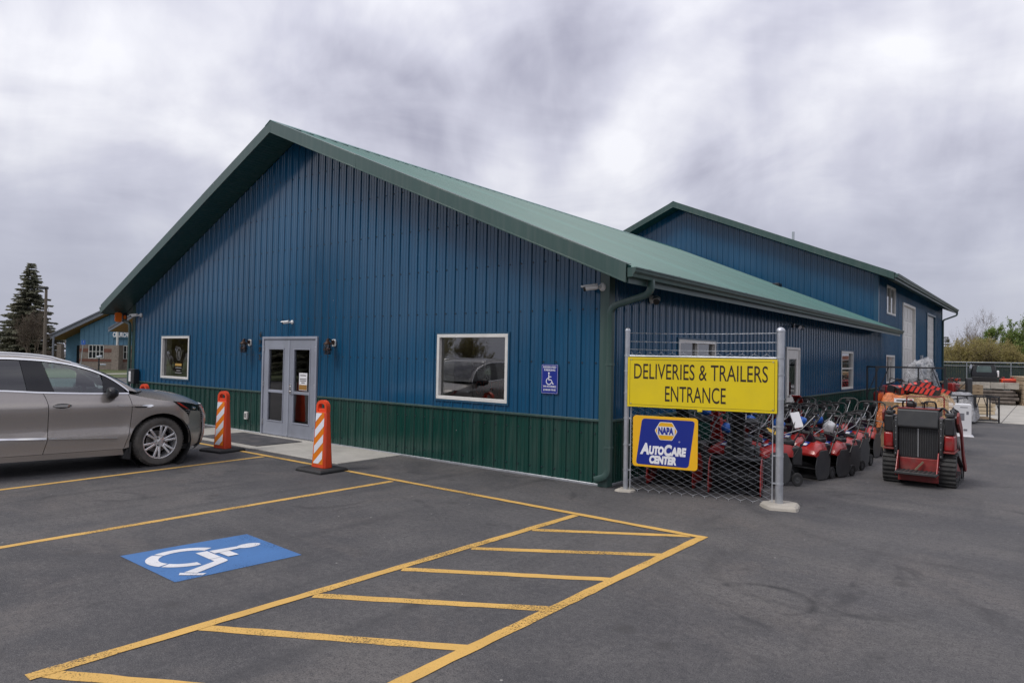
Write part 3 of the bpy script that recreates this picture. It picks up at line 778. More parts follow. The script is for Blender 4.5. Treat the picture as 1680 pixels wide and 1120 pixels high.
for y in (28.6,):
    MB().boxmm((.02, y, 1.9), (.14, y+.14, 2.2)).build('utility_box', GALV, barn, bevel=.008)
MB().cyl((.05, 29.0, .1), (.05, 29.0, 1.9), .04, 8).build('conduit', GALV, barn)
# roof vents
for (x, y, h) in ((-.9, 30.5, .35), (-1.3, 31.0, .42), (-3.7, 21.5, .55)):
    z = gable(ZT2)(x); MB().cyl((x, y, z-.05), (x, y, z+h), .05, 10).build('vent_pipe', GALV, barn, smooth=40)
B = MB(); x = -3.2; z = gable(ZR)(x)
B.boxmm((x-.12, 17.6, z-.03), (x+.12, 18.0, z+.12)); B.build('roof_vent', BLKP, shop, bevel=.02)
# ================================================================== PARKED SUV
def smooth_interp(tab):
    xs = [a for a, _ in tab]; ys = [b for _, b in tab]; n = len(xs)
    m_ = [0]*n
    for i in range(n):
        if i == 0: m_[i] = (ys[1]-ys[0])/(xs[1]-xs[0])
        elif i == n-1: m_[i] = (ys[-1]-ys[-2])/(xs[-1]-xs[-2])
        else:
            d0 = (ys[i]-ys[i-1])/(xs[i]-xs[i-1]); d1 = (ys[i+1]-ys[i])/(xs[i+1]-xs[i])
            m_[i] = 0 if d0*d1 <= 0 else 2*d0*d1/(d0+d1)
    def f(x):
        if x <= xs[0]: return ys[0]
        if x >= xs[-1]: return ys[-1]
        i = max(k for k in range(n-1) if xs[k] <= x); h = xs[i+1]-xs[i]; t = (x-xs[i])/h
        return (2*t**3-3*t*t+1)*ys[i]+(t**3-2*t*t+t)*h*m_[i]+(-2*t**3+3*t*t)*ys[i+1]+(t**3-t*t)*h*m_[i+1]
    return f
PAINT = None
def car_paint():
    t = NT('taupe_metallic_paint'); P = t.tc.outputs['Object']
    n = t.noise(2.2, 5, .6); f = t.noise(420, 2, .5)
    c = t.mix(t.ramp(f, [(.35, 0.), (.7, 1.)]), (.30, .272, .250), (.47, .43, .395))
    sp = t.n('ShaderNodeSeparateXYZ'); t.l(P, sp.inputs[0])
    # road dust thrown up along the lower body
    low = t.math('MULTIPLY', t.math('SUBTRACT', 1.02, t.math('MULTIPLY', sp.outputs[2], 1.55), clamp=True), t.ramp(n, [(.3, .35), (.7, 1.)]))
    c = t.mix(t.math('MULTIPLY', low, .8), c, (.36, .30, .245))
    t.l(c, t.b.inputs['Base Color'])
    t.l(t.math('MULTIPLY', t.math('SUBTRACT', 1., low, clamp=True), .40), t.b.inputs['Metallic'])
    t.l(t.math('ADD', t.math('MULTIPLY', low, .45), .22), t.b.inputs['Roughness'])
    t.l(t.math('SUBTRACT', 1., low, clamp=True), t.b.inputs['Coat Weight']); t.b.inputs['Coat Roughness'].default_value = .03
    return t.m
PAINT = car_paint()
CHROME = pm('chrome_trim', (.78, .78, .78), .16, 1., var=.05); GLOSSB = pm('gloss_black', (.012, .012, .014), .12, var=.1); CARIN = pm('dark_interior', (.035, .035, .036), .7, var=.15)
SEAT = pm('grey_seat_fabric', (.13, .135, .135), .8, var=.1); TYRE = pm('dusty_tyre', (.075, .070, .064), .85, var=.3, vs=6, bump=.2, dirt=(.16, .14, .12), dirt_amt=.6, ds=5); RIM = pm('alloy_rim', (.80, .80, .81), .25, .75, var=.06, dirt=(.4, .36, .3), dirt_amt=.2)
AGL = glass_mat('green_tinted_car_glass', (.64, .84, .80), 1.9); PGL = glass_mat('dark_privacy_glass', (.045, .05, .055), 1.75); AMB = pm('red_reflector', (.48, .03, .015), .15, var=.15, coat=1); LENS = glass_mat('headlight_lens', (.55, .6, .68)); LAMP = pm('headlight_reflector', (.12, .14, .17), .25, .7, var=.3, vs=20)
car = empty('parked_car', (0, 0, 0), 0, 'dusty taupe-grey sport utility vehicle parked nose-in facing the shop doors', 'car')
CW = 1.0
_prof = smooth_interp([(.10,.86),(.20,.925),(.30,.955),(.42,.965),(.49,.985),(.53,.985),(.60,.960),(.74,.968),(.88,.995),(.96,1.003),(1.0,.994),(1.06,.968),(1.15,.935),(1.30,.885),(1.50,.805),(1.64,.735),(1.72,.64)])
def wid(u, z):
    p = _prof(z)
    if u > .05: p -= .34*((u-.05)/.70)**2.3
    if u < -3.55: p -= .30*min(1, (-3.55-u)/.75)**2.2
    # slight flare around the arches
    for uc in (0., -3.07):
        r = math.hypot(u-uc, z-.38)
        if .40 < r < .62 and z > .3: p += .016*math.sin((r-.40)/.22*math.pi)
    return p
def side_mesh(poly, off=0., flange=.018, step=.075):
    bm = bmesh.new(); vs_ = [bm.verts.new((u, 0, z)) for u, z in poly]; bm.faces.new(vs_)
    us = [p[0] for p in poly]; zs = [p[1] for p in poly]
    for lo, hi, ax in ((min(us), max(us), 0), (min(zs), max(zs), 2)):
        n = max(1, int((hi-lo)/step))
        for i in range(1, n):
            c = lo+(hi-lo)*i/n; co = [0, 0, 0]; co[ax] = c; no = [0, 0, 0]; no[ax] = 1
            bmesh.ops.bisect_plane(bm, geom=bm.verts[:]+bm.edges[:]+bm.faces[:], plane_co=co, plane_no=no, dist=1e-5)
    bmesh.ops.remove_doubles(bm, verts=bm.verts, dist=1e-4)
    for v in bm.verts: v.co.y = -(wid(v.co.x, v.co.z)+off)
    if flange:
        be = [e_ for e_ in bm.edges if e_.is_boundary]
        r = bmesh.ops.extrude_edge_only(bm, edges=be)
        for v in [g_ for g_ in r['geom'] if isinstance(g_, bmesh.types.BMVert)]: v.co.y += flange
    bmesh.ops.recalc_face_normals(bm, faces=bm.faces)
    me = bpy.data.meshes.new('car_panel'); bm.to_mesh(me); bm.free()
    me.polygons.foreach_set('use_smooth', [True]*len(me.polygons)); me.set_sharp_from_angle(angle=rad(40))
    return me
def side(name, poly, mat, parent=None, off=0., flange=.018, both=True, step=.075, smooth=None):
    parent = parent or car
    me = side_mesh(poly, off, flange, step); me.materials.append(mat)
    o = inst(name, me, parent)
    if both: o2 = inst(name, me, parent, scale=(1, -1, 1)); return o, o2
    return o
def dens(pts, n=6):
    """Catmull-Rom through points"""
    o = []
    for i in range(len(pts)-1):
        p0, p1, p2, p3 = pts[max(i-1, 0)], pts[i], pts[i+1], pts[min(i+2, len(pts)-1)]
        for k in range(n):
            t = k/n; o.append(tuple(.5*((2*b)+(-a+c)*t+(2*a-5*b+4*c-d)*t*t+(-a+3*b-3*c+d)*t**3) for a, b, c, d in zip(p0, p1, p2, p3)))
    return o+[pts[-1]]
AR = .445
def arch_pts(uc, a0, a1, r=AR, n=16): return [(uc+r*math.cos(rad(a0+(a1-a0)*i/n)), .375+r*math.sin(rad(a0+(a1-a0)*i/n))) for i in range(n+1)]
seamF = dens([(-.47,1.135),(-.425,.975),(-.425,.78),(-.455,.52),(-.515,.31)]); seamB = dens([(-1.545,1.175),(-1.485,1.005),(-1.475,.72),(-1.48,.505),(-1.525,.31)]); seamC = dens([(-2.66,1.20),(-2.60,1.0),(-2.58,.86),(-2.66,.62),(-2.79,.31)][:3]+[(-2.585,.80)])
ROCK = lambda u: .285
BELT = smooth_interp([(-4.2,1.27),(-2.0,1.205),(-1.54,1.172),(-.79,1.143),(-.45,1.138)])
DLO = smooth_interp([(-4.05,1.56),(-3.2,1.625),(-2.6,1.64),(-1.99,1.638),(-1.62,1.62),(-1.29,1.578),(-1.02,1.505),(-.78,1.405),(-.56,1.255),(-.45,1.150)])
ROOFE = smooth_interp([(-4.30,1.58),(-3.6,1.68),(-2.8,1.694),(-1.98,1.688),(-1.67,1.672),(-1.38,1.630),(-1.06,1.545),(-.88,1.475),(-.64,1.355),(-.40,1.205),(-.33,1.150)])
CRE = smooth_interp([(-.47,1.128),(-.127,1.045),(.15,1.0),(.30,.985),(.56,.925),(.70,.86)])
G_ = .004
# lower panels
side('fender', [(u+G_, z) for u, z in seamF] + list(reversed([(u, z) for u, z in arch_pts(0, 12, 186) if u > -.5])) [::1] + dens([(.44,.60),(.415,.76),(.27,.90),(.17,.985)], 4) + [(u, CRE(u)) for u in [.15-.06*i for i in range(11)]], PAINT)
fd = side('front_door', [(u-G_, z) for u, z in seamF] + [(u+G_, z) for u, z in reversed(seamB)] + [(u, BELT(u)-.012) for u in [-1.45+.1*i for i in range(10)]], PAINT)
qc = [(u, z) for u, z in reversed(arch_pts(-3.07, 28, 100, AR+.06))]
rd = side('rear_door', [(u-G_, z) for u, z in seamB] + [(-2.60, .31)] + [(u, z) for u, z in arch_pts(-3.07, 10, 64, AR+.09, 6)] + [(-2.80, 1.0), (-2.84, BELT(-2.84)-.012)] + [(u, BELT(u)-.012) for u in [-2.7+.14*i for i in range(8)]], PAINT)
side('rear_quarter', [(-2.81, .98)] + [(-2.86, BELT(-2.85)-.012)] + [(u, BELT(u)-.012) for u in [-3.0-.15*i for i in range(8)]] + [(-4.20, 1.0), (-4.20, .55), (-4.05, .36)] + [(u, z) for u, z in reversed(arch_pts(-3.07, 60, 182, AR))], PAINT)
side('rocker', [(-.53, .305), (-.50, .215), (-2.66, .235), (-2.62, .305)], PAINT, step=.12)
# door brightwork and handles sit on the doors
for o_, pl in ((fd, [(-.60,.474),(-.60,.494),(-1.455,.541),(-1.465,.516)]), (rd, [(-1.49,.518),(-1.49,.543),(-2.52,.59),(-2.54,.565)])):
    me = side_mesh(pl, .022, .022); me.materials.append(CHROME)
    for q in o_: inst('door_moulding', me, q)
for q, dx in ((fd, 0), (rd, -1.02)):
    B = MB(); zs_ = 1.005+(-.03 if dx == 0 else .0)+.01
    rings = []
    for i in range(9):
        t = i/8; u = -1.43+dx+.23*t; y = -(wid(u, zs_)+.045*math.sin(math.pi*t)**.6+.002); hh = .010+.008*math.sin(math.pi*t)
        rings.append([(u, y-.008, zs_-hh), (u, y-.008, zs_+hh), (u, y+.012, zs_+hh), (u, y+.012, zs_-hh)])
    B.loft(rings)
    me = B.mesh('door_handle', CHROME, 60)
    B = MB(); B.ball((-1.315+dx, -(wid(-1.315+dx, zs_)-.010), zs_-.012), .1, 14, 8, (1.25, .16, .42)); mc = B.mesh('handle_recess', GLOSSB, 60)
    for o_ in q: inst('door_handle', me, o_); inst('handle_recess', mc, o_)
# fender vent: chrome blade and dark slot
me = side_mesh([(-.61,.948),(-.61,.968),(-.155,.962),(-.125,.945),(-.17,.925),(-.29,.925),(-.30,.943)], .010, .012); me.materials.append(CHROME)
for s_ in (1, -1): inst('fender_vent_blade', me, car, scale=(1, s_, 1))
side('fender_vent', [(-.40,.938),(-.21,.938),(-.23,.918),(-.37,.922)], GLOSSB, off=.0125, flange=.006)
# greenhouse frame: thin surround above the glass
us = [-.46-.06*i for i in range(61)]
side('roof_side_rail', [(u, max(DLO(u)+.020, BELT(u)+.004)) for u in us] + [(-4.18, 1.57)] + [(u, ROOFE(u)) for u in reversed([x for x in us if x > -4.15])] + [(-.345, 1.155)], PAINT, step=.09)
me = side_mesh([(u, DLO(u)+.018) for u in us if u > -4.05] + [(u, DLO(u)-.004) for u in reversed([x for x in us if x > -4.05])], .008, .010, .3); me.materials.append(CHROME)
for s_ in (1, -1): inst('window_chrome', me, car, scale=(1, s_, 1))
me = side_mesh([(u, BELT(u)+.010) for u in us if u > -4.0] + [(u, BELT(u)-.010) for u in reversed([x for x in us if x > -4.0])], .010, .012, .3); me.materials.append(CHROME)
for s_ in (1, -1): inst('window_chrome', me, car, scale=(1, s_, 1))
top = lambda a, b_, n: [(a+(b_-a)*i/n, DLO(a+(b_-a)*i/n)-.006) for i in range(n+1)]
bot = lambda a, b_, n: [(a+(b_-a)*i/n, BELT(a+(b_-a)*i/n)+.012) for i in range(n+1)]
side('front_side_window', [(-1.40, BELT(-1.4)+.012)] + bot(-1.3, -.80, 4) + [(-.80, 1.30), (-.83, DLO(-.83)-.006)] + top(-.90, -1.54, 8), AGL, off=-.012, flange=0)
side('sail_panel', [(-.795, BELT(-.8)+.012), (-.50, BELT(-.5)+.011)] + top(-.53, -.80, 6), GLOSSB, off=-.006, flange=.004)
side('door_pillar', [(-1.405, BELT(-1.4)+.012)] + top(-1.545, -1.80, 4) + bot(-1.72, -1.41, 4), GLOSSB, off=-.004, flange=.004)
side('rear_side_window', bot(-2.70, -1.725, 8) + top(-1.805, -2.74, 8), PGL, off=-.012, flange=0)
side('rear_pillar', bot(-2.84, -2.705, 2) + top(-2.745, -2.90, 3), GLOSSB, off=-.004, flange=.004)
side('quarter_window', bot(-3.72, -2.85, 7) + top(-2.91, -3.95, 8), PGL, off=-.012, flange=0)
# dark inner shell behind the seams
side('inner_body', [(.36,.96),(-.3,1.05),(-.46,1.11)]+[(u, BELT(u)-.03) for u in [-.6-.3*i for i in range(12)]]+[(-4.1,.6),(-4.0,.3)]+[(-3.56,.3)]+[(u,z) for u, z in reversed(arch_pts(-3.07,10,170,AR+.01,12))]+[(-2.6,.25),(-.48,.25)]+[(u,z) for u, z in reversed(arch_pts(0,10,170,AR+.01,12))]+[(.44,.5)], pm('underbody_black', (.012,.012,.013), .8), off=-.024, flange=0, step=.15)
# surfaces that span the car
def span(name, stations, mat, n=14, smooth=50, parent=None):
    """stations: list of (edge point (u,z), half width, centre point (u,z)); crown across the width"""
    B = MB(); rows = []
    for (eu, ez), hw, (cu_, cz_) in stations:
        r = []
        for k in range(-n, n+1):
            s = k/n; q = abs(s)**2.4
            r.append(B.pt((cu_+(eu-cu_)*q, hw*s, cz_+(ez-cz_)*q)))
        rows.append(r)
    for a, b_ in zip(rows, rows[1:]):
        for k in range(2*n): B.face((a[k], a[k+1], b_[k+1], b_[k]))
    return B.build(name, mat, parent or car, smooth=smooth)
st = []
for i in range(15):
    t = i/14; u = -.46+1.02*t; z = CRE(u); zc = smooth_interp([(-.3,1.165),(.0,1.15),(.3,1.115),(.55,1.04),(.72,.955),(.80,.90)])
    cu_ = -.22+1.01*t; st.append(((u, z), wid(u, z)-.004, (cu_, zc(cu_))))
span('hood', st, PAINT)
st = []
for i in range(13):
    t = i/12; u = -.36-.95*t; st.append(((u, ROOFE(u)-.006), wid(u, ROOFE(u))-.012, (u+.13-.04*t, ROOFE(u)+.004+.02*t)))
span('windshield', st, AGL)
st = []
for i in range(25):
    t = i/24; u = -1.30-2.95*t; st.append(((u, ROOFE(u)), wid(u, ROOFE(u))-.001, (u+.09-.05*t, ROOFE(u)+.026)))
span('roof', st, PAINT)
span('cowl', [((-.47, 1.12), .93, (-.20, 1.14)), ((-.37, 1.145), .90, (-.10, 1.155))], BLKP)
span('tailgate', [((-4.25, 1.58), .62, (-4.16, 1.66)), ((-4.30, 1.2), .84, (-4.36, 1.22)), ((-4.30, .8), .88, (-4.42, .8)), ((-4.18, .45), .86, (-4.36, .42)), ((-4.05, .28), .82, (-4.2, .26))], PAINT)
# roof rails
for s_ in (1, -1):
    P_ = [(u, s_*(wid(u, ROOFE(u))-.03), ROOFE(u)+(.030 if -3.6 < u < -1.35 else .012)) for u in [-1.18-.12*i for i in range(23)]]
    MB().tube(P_, .015, 8).build('roof_rail', CHROME, car, smooth=60)
# nose: bumper skin wraps from arch to arch
def nose_pt(a, z):
    """a in -1..1 across; front skin"""
    y = a*.90; s = abs(a)
    u = .84-.10*s**2-.11*(max(0, s-.55)/.3)**2
    u += smooth_interp([(.15,-.24),(.22,-.11),(.32,-.03),(.5,.0),(.70,.0),(.86,-.03),(.95,-.12)])(z)
    hw = wid(min(u, .62), z)
    return u, y, z
def nose(name, z0, z1, mat, a0=-1., a1=1., n=28, off=0., parent=None):
    B = MB(); rows = []; m_ = max(2, int((z1-z0)/.045))
    for j in range(m_+1):
        z = z0+(z1-z0)*j/m_; r = []
        for i in range(n+1):
            a = a0+(a1-a0)*i/n; u, y, zz = nose_pt(a, z)
            r.append(B.pt((u+off, y, zz)))
        rows.append(r)
    for p, q in zip(rows, rows[1:]):
        for k in range(n): B.face((p[k], p[k+1], q[k+1], q[k]))
    return B.build(name, mat, parent or car, smooth=45)
# bumper corner on the side surface, from the arch forward
side('front_bumper', [(u, z) for u, z in arch_pts(0, -5, 33, AR)] + [(.445,.62),(.425,.75),(.46,.835),(.58,.83),(.66,.80),(.70,.62),(.69,.45),(.62,.30),(.50,.25)], PAINT, flange=.01)
nose('bumper_skin', .30, .60, PAINT, -.80, .80); nose('lower_grille', .20, .30, BLKP, -.82, .82)
nose('grille', .60, .92, GLOSSB, -.62, .62)
for z in [.63+.035*i for i in range(8)]:
    B = MB(); B.tube([nose_pt(a/10*.60, z) for a in range(-10, 11)], .006, 6); B.build('grille_bar', CHROME, car, smooth=60)
B = MB(); B.tube([nose_pt(a/10*.62, .915) for a in range(-10, 11)]+[nose_pt(.62, .75), nose_pt(.58, .61)]+[nose_pt(a/10*.58, .605) for a in range(9, -11, -1)]+[nose_pt(-.62, .75)], .012, 6, closed=True); B.build('grille_surround', CHROME, car, smooth=60)
HL = [(.20,.988),(.31,.982),(.56,.918),(.60,.905),(.605,.835),(.57,.815),(.44,.84),(.31,.905)]
side('headlight', HL, LAMP, off=-.012, flange=.01)
for s_ in (1, -1):
    me = side_mesh([(.205,.984),(.25,.978),(.43,.855),(.40,.868),(.30,.915)], .004, .006); me.materials.append(AMB); inst('side_marker', me, car, scale=(1, s_, 1))
    me = side_mesh([(.27,.975),(.56,.912),(.597,.90),(.60,.84),(.568,.822),(.45,.85)], .003, 0); me.materials.append(LENS); inst('headlight_lens', me, car, scale=(1, s_, 1))
    me = side_mesh([(.27,.978),(.30,.981),(.59,.910),(.59,.902)], .006, .006); me.materials.append(GLOSSB); inst('headlight_brow', me, car, scale=(1, s_, 1))
    B = MB(); B.ball((.50, s_*(wid(.5, .87)-.03), .875), .05, 12, 8, (1, .7, .7)); B.build('projector', CHROME, car, smooth=60)
    # nose corner between headlight and grille
    B = MB(); rows = []
    for j in range(6):
        z = .60+.30*j/5; r = []
        for i in range(6):
            a = .58+.21*i/5; u, y, zz = nose_pt(a, z); u -= .004; r.append(B.pt((u, s_*y, zz)))
        rows.append(r)
    for p, q in zip(rows, rows[1:]):
        for k_ in range(5): B.face((p[k_], p[k_+1], q[k_+1], q[k_]))
    B.build('nose_corner', PAINT, car, smooth=45)
    # mud flap
    MB().prism([(-.44,.40),(-.40,.40),(-.41,.13),(-.53,.16)], lambda u, v, s: (u, s_*s, v), .80, .955).build('mud_flap', BLKR, car, bevel=.01)
    # door mirror
    B = MB(); rings = []
    for i in range(9):
        t = i/8; k_ = math.sin(math.pi*(.12+.80*t))**.6
        y = .93+.29*t; cz_ = 1.155+.01*t
        sq = lambda c_: math.copysign(abs(c_)**.62, c_)
        rings.append([(-.715-.03*t+.085*sq(math.cos(2*math.pi*j/14))*k_*(1.25 if math.cos(2*math.pi*j/14) > 0 else .7), s_*y, cz_-.01+.092*k_*sq(math.sin(2*math.pi*j/14))*(1-.25*(math.cos(2*math.pi*j/14) > .3))) for j in range(14)])
    B.loft(rings); mr = B.build('door_mirror', BLKP, car, smooth=60)
    MB().bar((-.68, s_*.90, 1.135), (-.69, s_*1.0, 1.14), .09, .05).build('mirror_arm', GLOSSB, mr, bevel=.01)
    # wheel wells
    for uc in (0, -3.07):
        B = MB(); B.lathe([(AR+.012, .0), (AR+.012, .36)], (uc, s_*.60, .375), (0, s_, 0), 24); B.lathe([(.02, 0), (AR+.012, 0)], (uc, s_*.60, .375), (0, s_, 0), 24); B.build('wheel_well', MATS['underbody_black'], car, fix=False)
# wheels
def wheel(parent, uc, s_, steer=0.):
    w = empty('wheel', (uc, s_*.955, .375), steer); w.parent = parent; R_ = .375; ax = (0, s_, 0)
    B = MB(); B.lathe([(.262,-.20),(.30,-.225),(.345,-.225),(.366,-.20),(.373,-.15),(.375,-.11),(.373,-.06),(.366,-.02),(.345,.004),(.30,.008),(.262,-.012)], (0, 0, 0), ax, 48)
    ty = B.build('tyre', TYRE, w, smooth=40)
    B = MB()
    for k in range(48):
        a = 2*math.pi*k/48
        for hh, dd in ((-.06, .03), (-.15, -.03)):
            c = Vector((math.cos(a+dd)*.374, s_*hh, math.sin(a+dd)*.374)); B.bar(c+Vector((0, .035*s_, 0)), c-Vector((0, .035*s_, 0)), .014, .010, (c.x, 0, c.z))
    B.build('tread_blocks', TYRE, ty)['kind'] = 'stuff'
    B = MB(); B.lathe([(.262,-.012),(.258,-.004),(.245,-.006),(.236,-.03),(.228,-.10),(.228,-.19)], (0, 0, 0), ax, 40); rm = B.build('rim', RIM, w, smooth=40)
    MB().lathe([(.0,-.115),(.17,-.11),(.17,-.13)], (0, 0, 0), ax, 28).build('brake_disc', pm('brake_steel', (.22,.2,.19), .5, .8), w, smooth=40)
    for k in range(6):
        for d in (-.17, .17):
            a = 2*math.pi*k/6+.3; B = MB()
            r0, r1 = .055, .247
            p0 = Vector((math.cos(a+d*.9)*r0*1.3, s_*-.028, math.sin(a+d*.9)*r0*1.3)); p1 = Vector((math.cos(a+d)*r1, s_*-.012, math.sin(a+d)*r1))
            B.bar(p0, p1, .034, .03, (0, 1, 0)); B.build('spoke', RIM, rm, bevel=.007)
    B = MB(); B.lathe([(0, -.012),(.030,-.012),(.036,-.018),(.085,-.022),(.09,-.05)], (0, 0, 0), ax, 24); B.build('hub', RIM, rm, smooth=40)
    for k in range(6):
        a = 2*math.pi*k/6; MB().cyl((math.cos(a)*.062, s_*-.028, math.sin(a)*.062), (math.cos(a)*.062, s_*-.010, math.sin(a)*.062), .012, 6).build('lug_nut', CHROME if k % 2 else BLKP, rm)
    return w
for s_ in (1, -1):
    wheel(car, 0, s_, rad(9)); wheel(car, -3.07, s_)
# underbody, cabin
MB().boxmm((-4.0, -.80, .22), (.45, .80, .30)).build('floor_pan', MATS['underbody_black'], car)
B = MB(); rr = []
for y in (-.86, .86):
    rr.append([(-.35, y, 1.12), (-.62, y, 1.13), (-.72, y, 1.05), (-.70, y, .55), (-.2, y, .55)])
B.loft(rr); B.build('dashboard', CARIN, car, bevel=.02)
MB().tube([(-.86+.03*math.sin(a), .40+.18*math.cos(a), 1.02+.17*math.sin(a)) for a in [2*math.pi*k/20 for k in range(20)]], .016, 8, closed=True).build('steering_wheel', CARIN, car, smooth=60)
for u in (-1.45, -2.35):
    for y in (-.42, .42):
        B = MB(); B.box((u+.25, y, .62), (.52, .50, .16)); B.box((u-.05, y, .95), (.16, .50, .62), Matrix.Rotation(rad(-14), 3, 'Y').to_euler()); B.box((u-.15, y, 1.36), (.10, .27, .20), Matrix.Rotation(rad(-8), 3, 'Y').to_euler())
        B.build('seat', SEAT, car, bevel=.04, seg=3)
MB().boxmm((-3.9, -.82, .30), (-2.9, .82, .80)).build('cargo_floor', CARIN, car)
MB().tube([(-.98+.02*0, 0, 1.50), (-.95, 0, 1.42)], .02, 8).build('rear_view_mirror', BLKP, car)
HEAD = rad(8)
car.rotation_euler = (0, 0, rad(90)-HEAD)
car.location = (-5.97-math.cos(HEAD)*1.0*.955+.0, -3.392+math.sin(HEAD)*.955, 0)
# ================================================================== FENCE PANEL, SIGNS, WALL FITTINGS
SIGNY = pm('yellow_sign_face', (.72, .55, .005), .45, var=.04, vs=2, dirt=(.45, .36, .05), dirt_amt=.2); INK = pm('dark_brown_lettering', (.022, .012, .010), .5, var=.1)
GOLD = pm('golden_sign_face', (.78, .42, .010), .4, var=.04); SBLU = pm('royal_blue_print', (.006, .022, .25), .4, var=.06); SWHT = pm('white_print', (.78, .78, .80), .45, var=.03)
FA = rad(12.236); FL_ = 1.9534
fence = empty('chain_link_panel', (.334, -.048, 0), FA, 'short galvanised chain-link fence panel topped with barbed wire beside the shop corner', 'fence')
def post(x, r, h, cap):
    B = MB(); B.lathe([(r, 0), (r, h-.03), (r*1.12, h-.03), (r*1.14, h-.012), (r*.9, h+.008), (r*.4, h+.022), (0, h+.025)], (x, 0, 0), (0, 0, 1), 16)
    o = B.build('post', GALV, fence, smooth=40)
    for z in (.28, .62, .98, 1.32, 1.62, 1.83):
        MB().lathe([(r+.001, 0), (r+.005, .001), (r+.005, .022), (r+.001, .023)], (x, 0, z), (0, 0, 1), 14).build('band_clamp', GALV, o, smooth=30)
        sg = 1 if x < 1 else -1
        MB().bar((x+sg*(r+.002), 0, z+.011), (x+sg*(r+.035), 0, z+.011), .012, .02).build('clamp_bolt', GALV, o)
    return o
post(0, .034, 2.2, True); post(FL_, .046, 2.2, True)
MB().cyl((.034, 0, 1.835), (FL_-.046, 0, 1.835), .019, 10).build('top_rail', GALV, fence, smooth=40)
for x in (.062, FL_-.082):
    MB().bar((x, .0, .03), (x, .0, 1.86), .012, .006, (0, 1, 0)).build('tension_bar', GALV, fence)
# woven diamond mesh: zig-zag wires that hook round each other
B = MB(); P_ = .074; r = .0022; x0, x1, z0, z1 = .055, FL_-.075, .035, 1.885
n = int((x1-x0)/P_); nz = int((z1-z0)/(P_*.5))
for i in range(n+1):
    pts = []
    for j in range(nz+1):
        sx = 1 if (i+j) % 2 else -1
        px = x0+i*P_+sx*P_/2*1.04
        pts.append((min(max(px, x0), x1), (.0022 if (i+j) % 2 else -.0022), z0+j*P_*.5))
    # twisted barbs at the ends
    pts = [(pts[0][0], pts[0][1], pts[0][2]-.022)]+pts+[(pts[-1][0]+.004, pts[-1][1], pts[-1][2]+.02)]
    B.tube(pts, r, 4)
o = B.build('wire_mesh', GALV, fence, fix=False); o['kind'] = 'stuff'
for k, z in enumerate((1.93, 2.035, 2.15)):
    B = MB(); 
    for ph in (0, math.pi):
        B.tube([(.03+(FL_-.06)*i/60, .003*math.cos(i*.9+ph), z+.003*math.sin(i*.9+ph)-.012*math.sin(math.pi*i/60)) for i in range(61)], .0016, 4)
    for i in range(1, 15):
        x = FL_*i/15; zz = z-.012*math.sin(math.pi*i/15)
        for a in (40, 130, 75): B.cyl((x-.014*math.cos(rad(a)), .006, zz-.016*math.sin(rad(a))), (x+.014*math.cos(rad(a)), -.006, zz+.016*math.sin(rad(a))), .0013, 4)
    B.build('barbed_wire', GALV, fence, fix=False)
# footings
def lump(name, cx, cy, rx, ry, h, parent, mat, seed):
    rnd = random.Random(seed); B = MB(); n = 14; ra = [1+rnd.uniform(-.16, .14) for _ in range(n)]; rings = []
    for z, s in ((0, 1.04), (h*.6, 1.0), (h, .86)):
        rings.append([(cx+rx*s*ra[k]*math.copysign(abs(math.cos(2*math.pi*k/n))**.6, math.cos(2*math.pi*k/n)), cy+ry*s*ra[k]*math.copysign(abs(math.sin(2*math.pi*k/n))**.6, math.sin(2*math.pi*k/n)), z+(rnd.uniform(-.006, .006) if z else 0)) for k in range(n)])
    B.loft(rings); return B.build(name, mat, parent, smooth=30)
lump('concrete_footing', FL_+.02, .0, .22, .20, .055, fence, CONC2, 3); lump('concrete_footing', .0, .0, .12, .10, .03, fence, CONC2, 5)

ys = empty('deliveries_sign', (.334, -.048, 0), FA, 'long yellow DELIVERIES & TRAILERS ENTRANCE sign wired to the fence panel', 'sign')
def rrect(x0, z0, x1, z1, r, n=5):
    o = []
    for cx, cz, a in ((x1-r, z1-r, 0), (x0+r, z1-r, 90), (x0+r, z0+r, 180), (x1-r, z0+r, 270)):
        o += [(cx+r*math.cos(rad(a+90*i/n)), cz+r*math.sin(rad(a+90*i/n))) for i in range(n+1)]
    return o
pl = lambda u, v, w: (u, w, v)
MB().prism(rrect(.025, 1.155, 1.925, 1.822, .006), pl, -.058, -.050).build('sign_board', SIGNY, ys, bevel=.002)
for a, b_ in (((.055, 1.185), (1.895, 1.1885)), ((.055, 1.788), (1.895, 1.7915)), ((.055, 1.1885), (.0585, 1.788)), ((1.8915, 1.1885), (1.895, 1.788))):
    MB().boxmm((a[0], -.0592, a[1]), (b_[0], -.0581, b_[1])).build('border_line', INK, ys)
lettering('DELIVERIES & TRAILERS', INK, ys, (.965, -.0592, 1.635), FRONT, .25, fit=(1.70, .205), bold=.0005, depth=.0005)
lettering('ENTRANCE', INK, ys, (.925, -.0592, 1.345), FRONT, .25, fit=(.775, .205), bold=.0005, depth=.0005)
MB().boxmm((.96, -.06, 1.13), (1.02, -.045, 1.160)).build('sign_tab', SIGNY, ys)
for x, z in ((.075, 1.79), (1.875, 1.79), (.075, 1.20), (1.875, 1.20)): MB().cyl((x, -.058, z), (x, -.062, z), .008, 10).build('sign_bolt', ALU, ys)

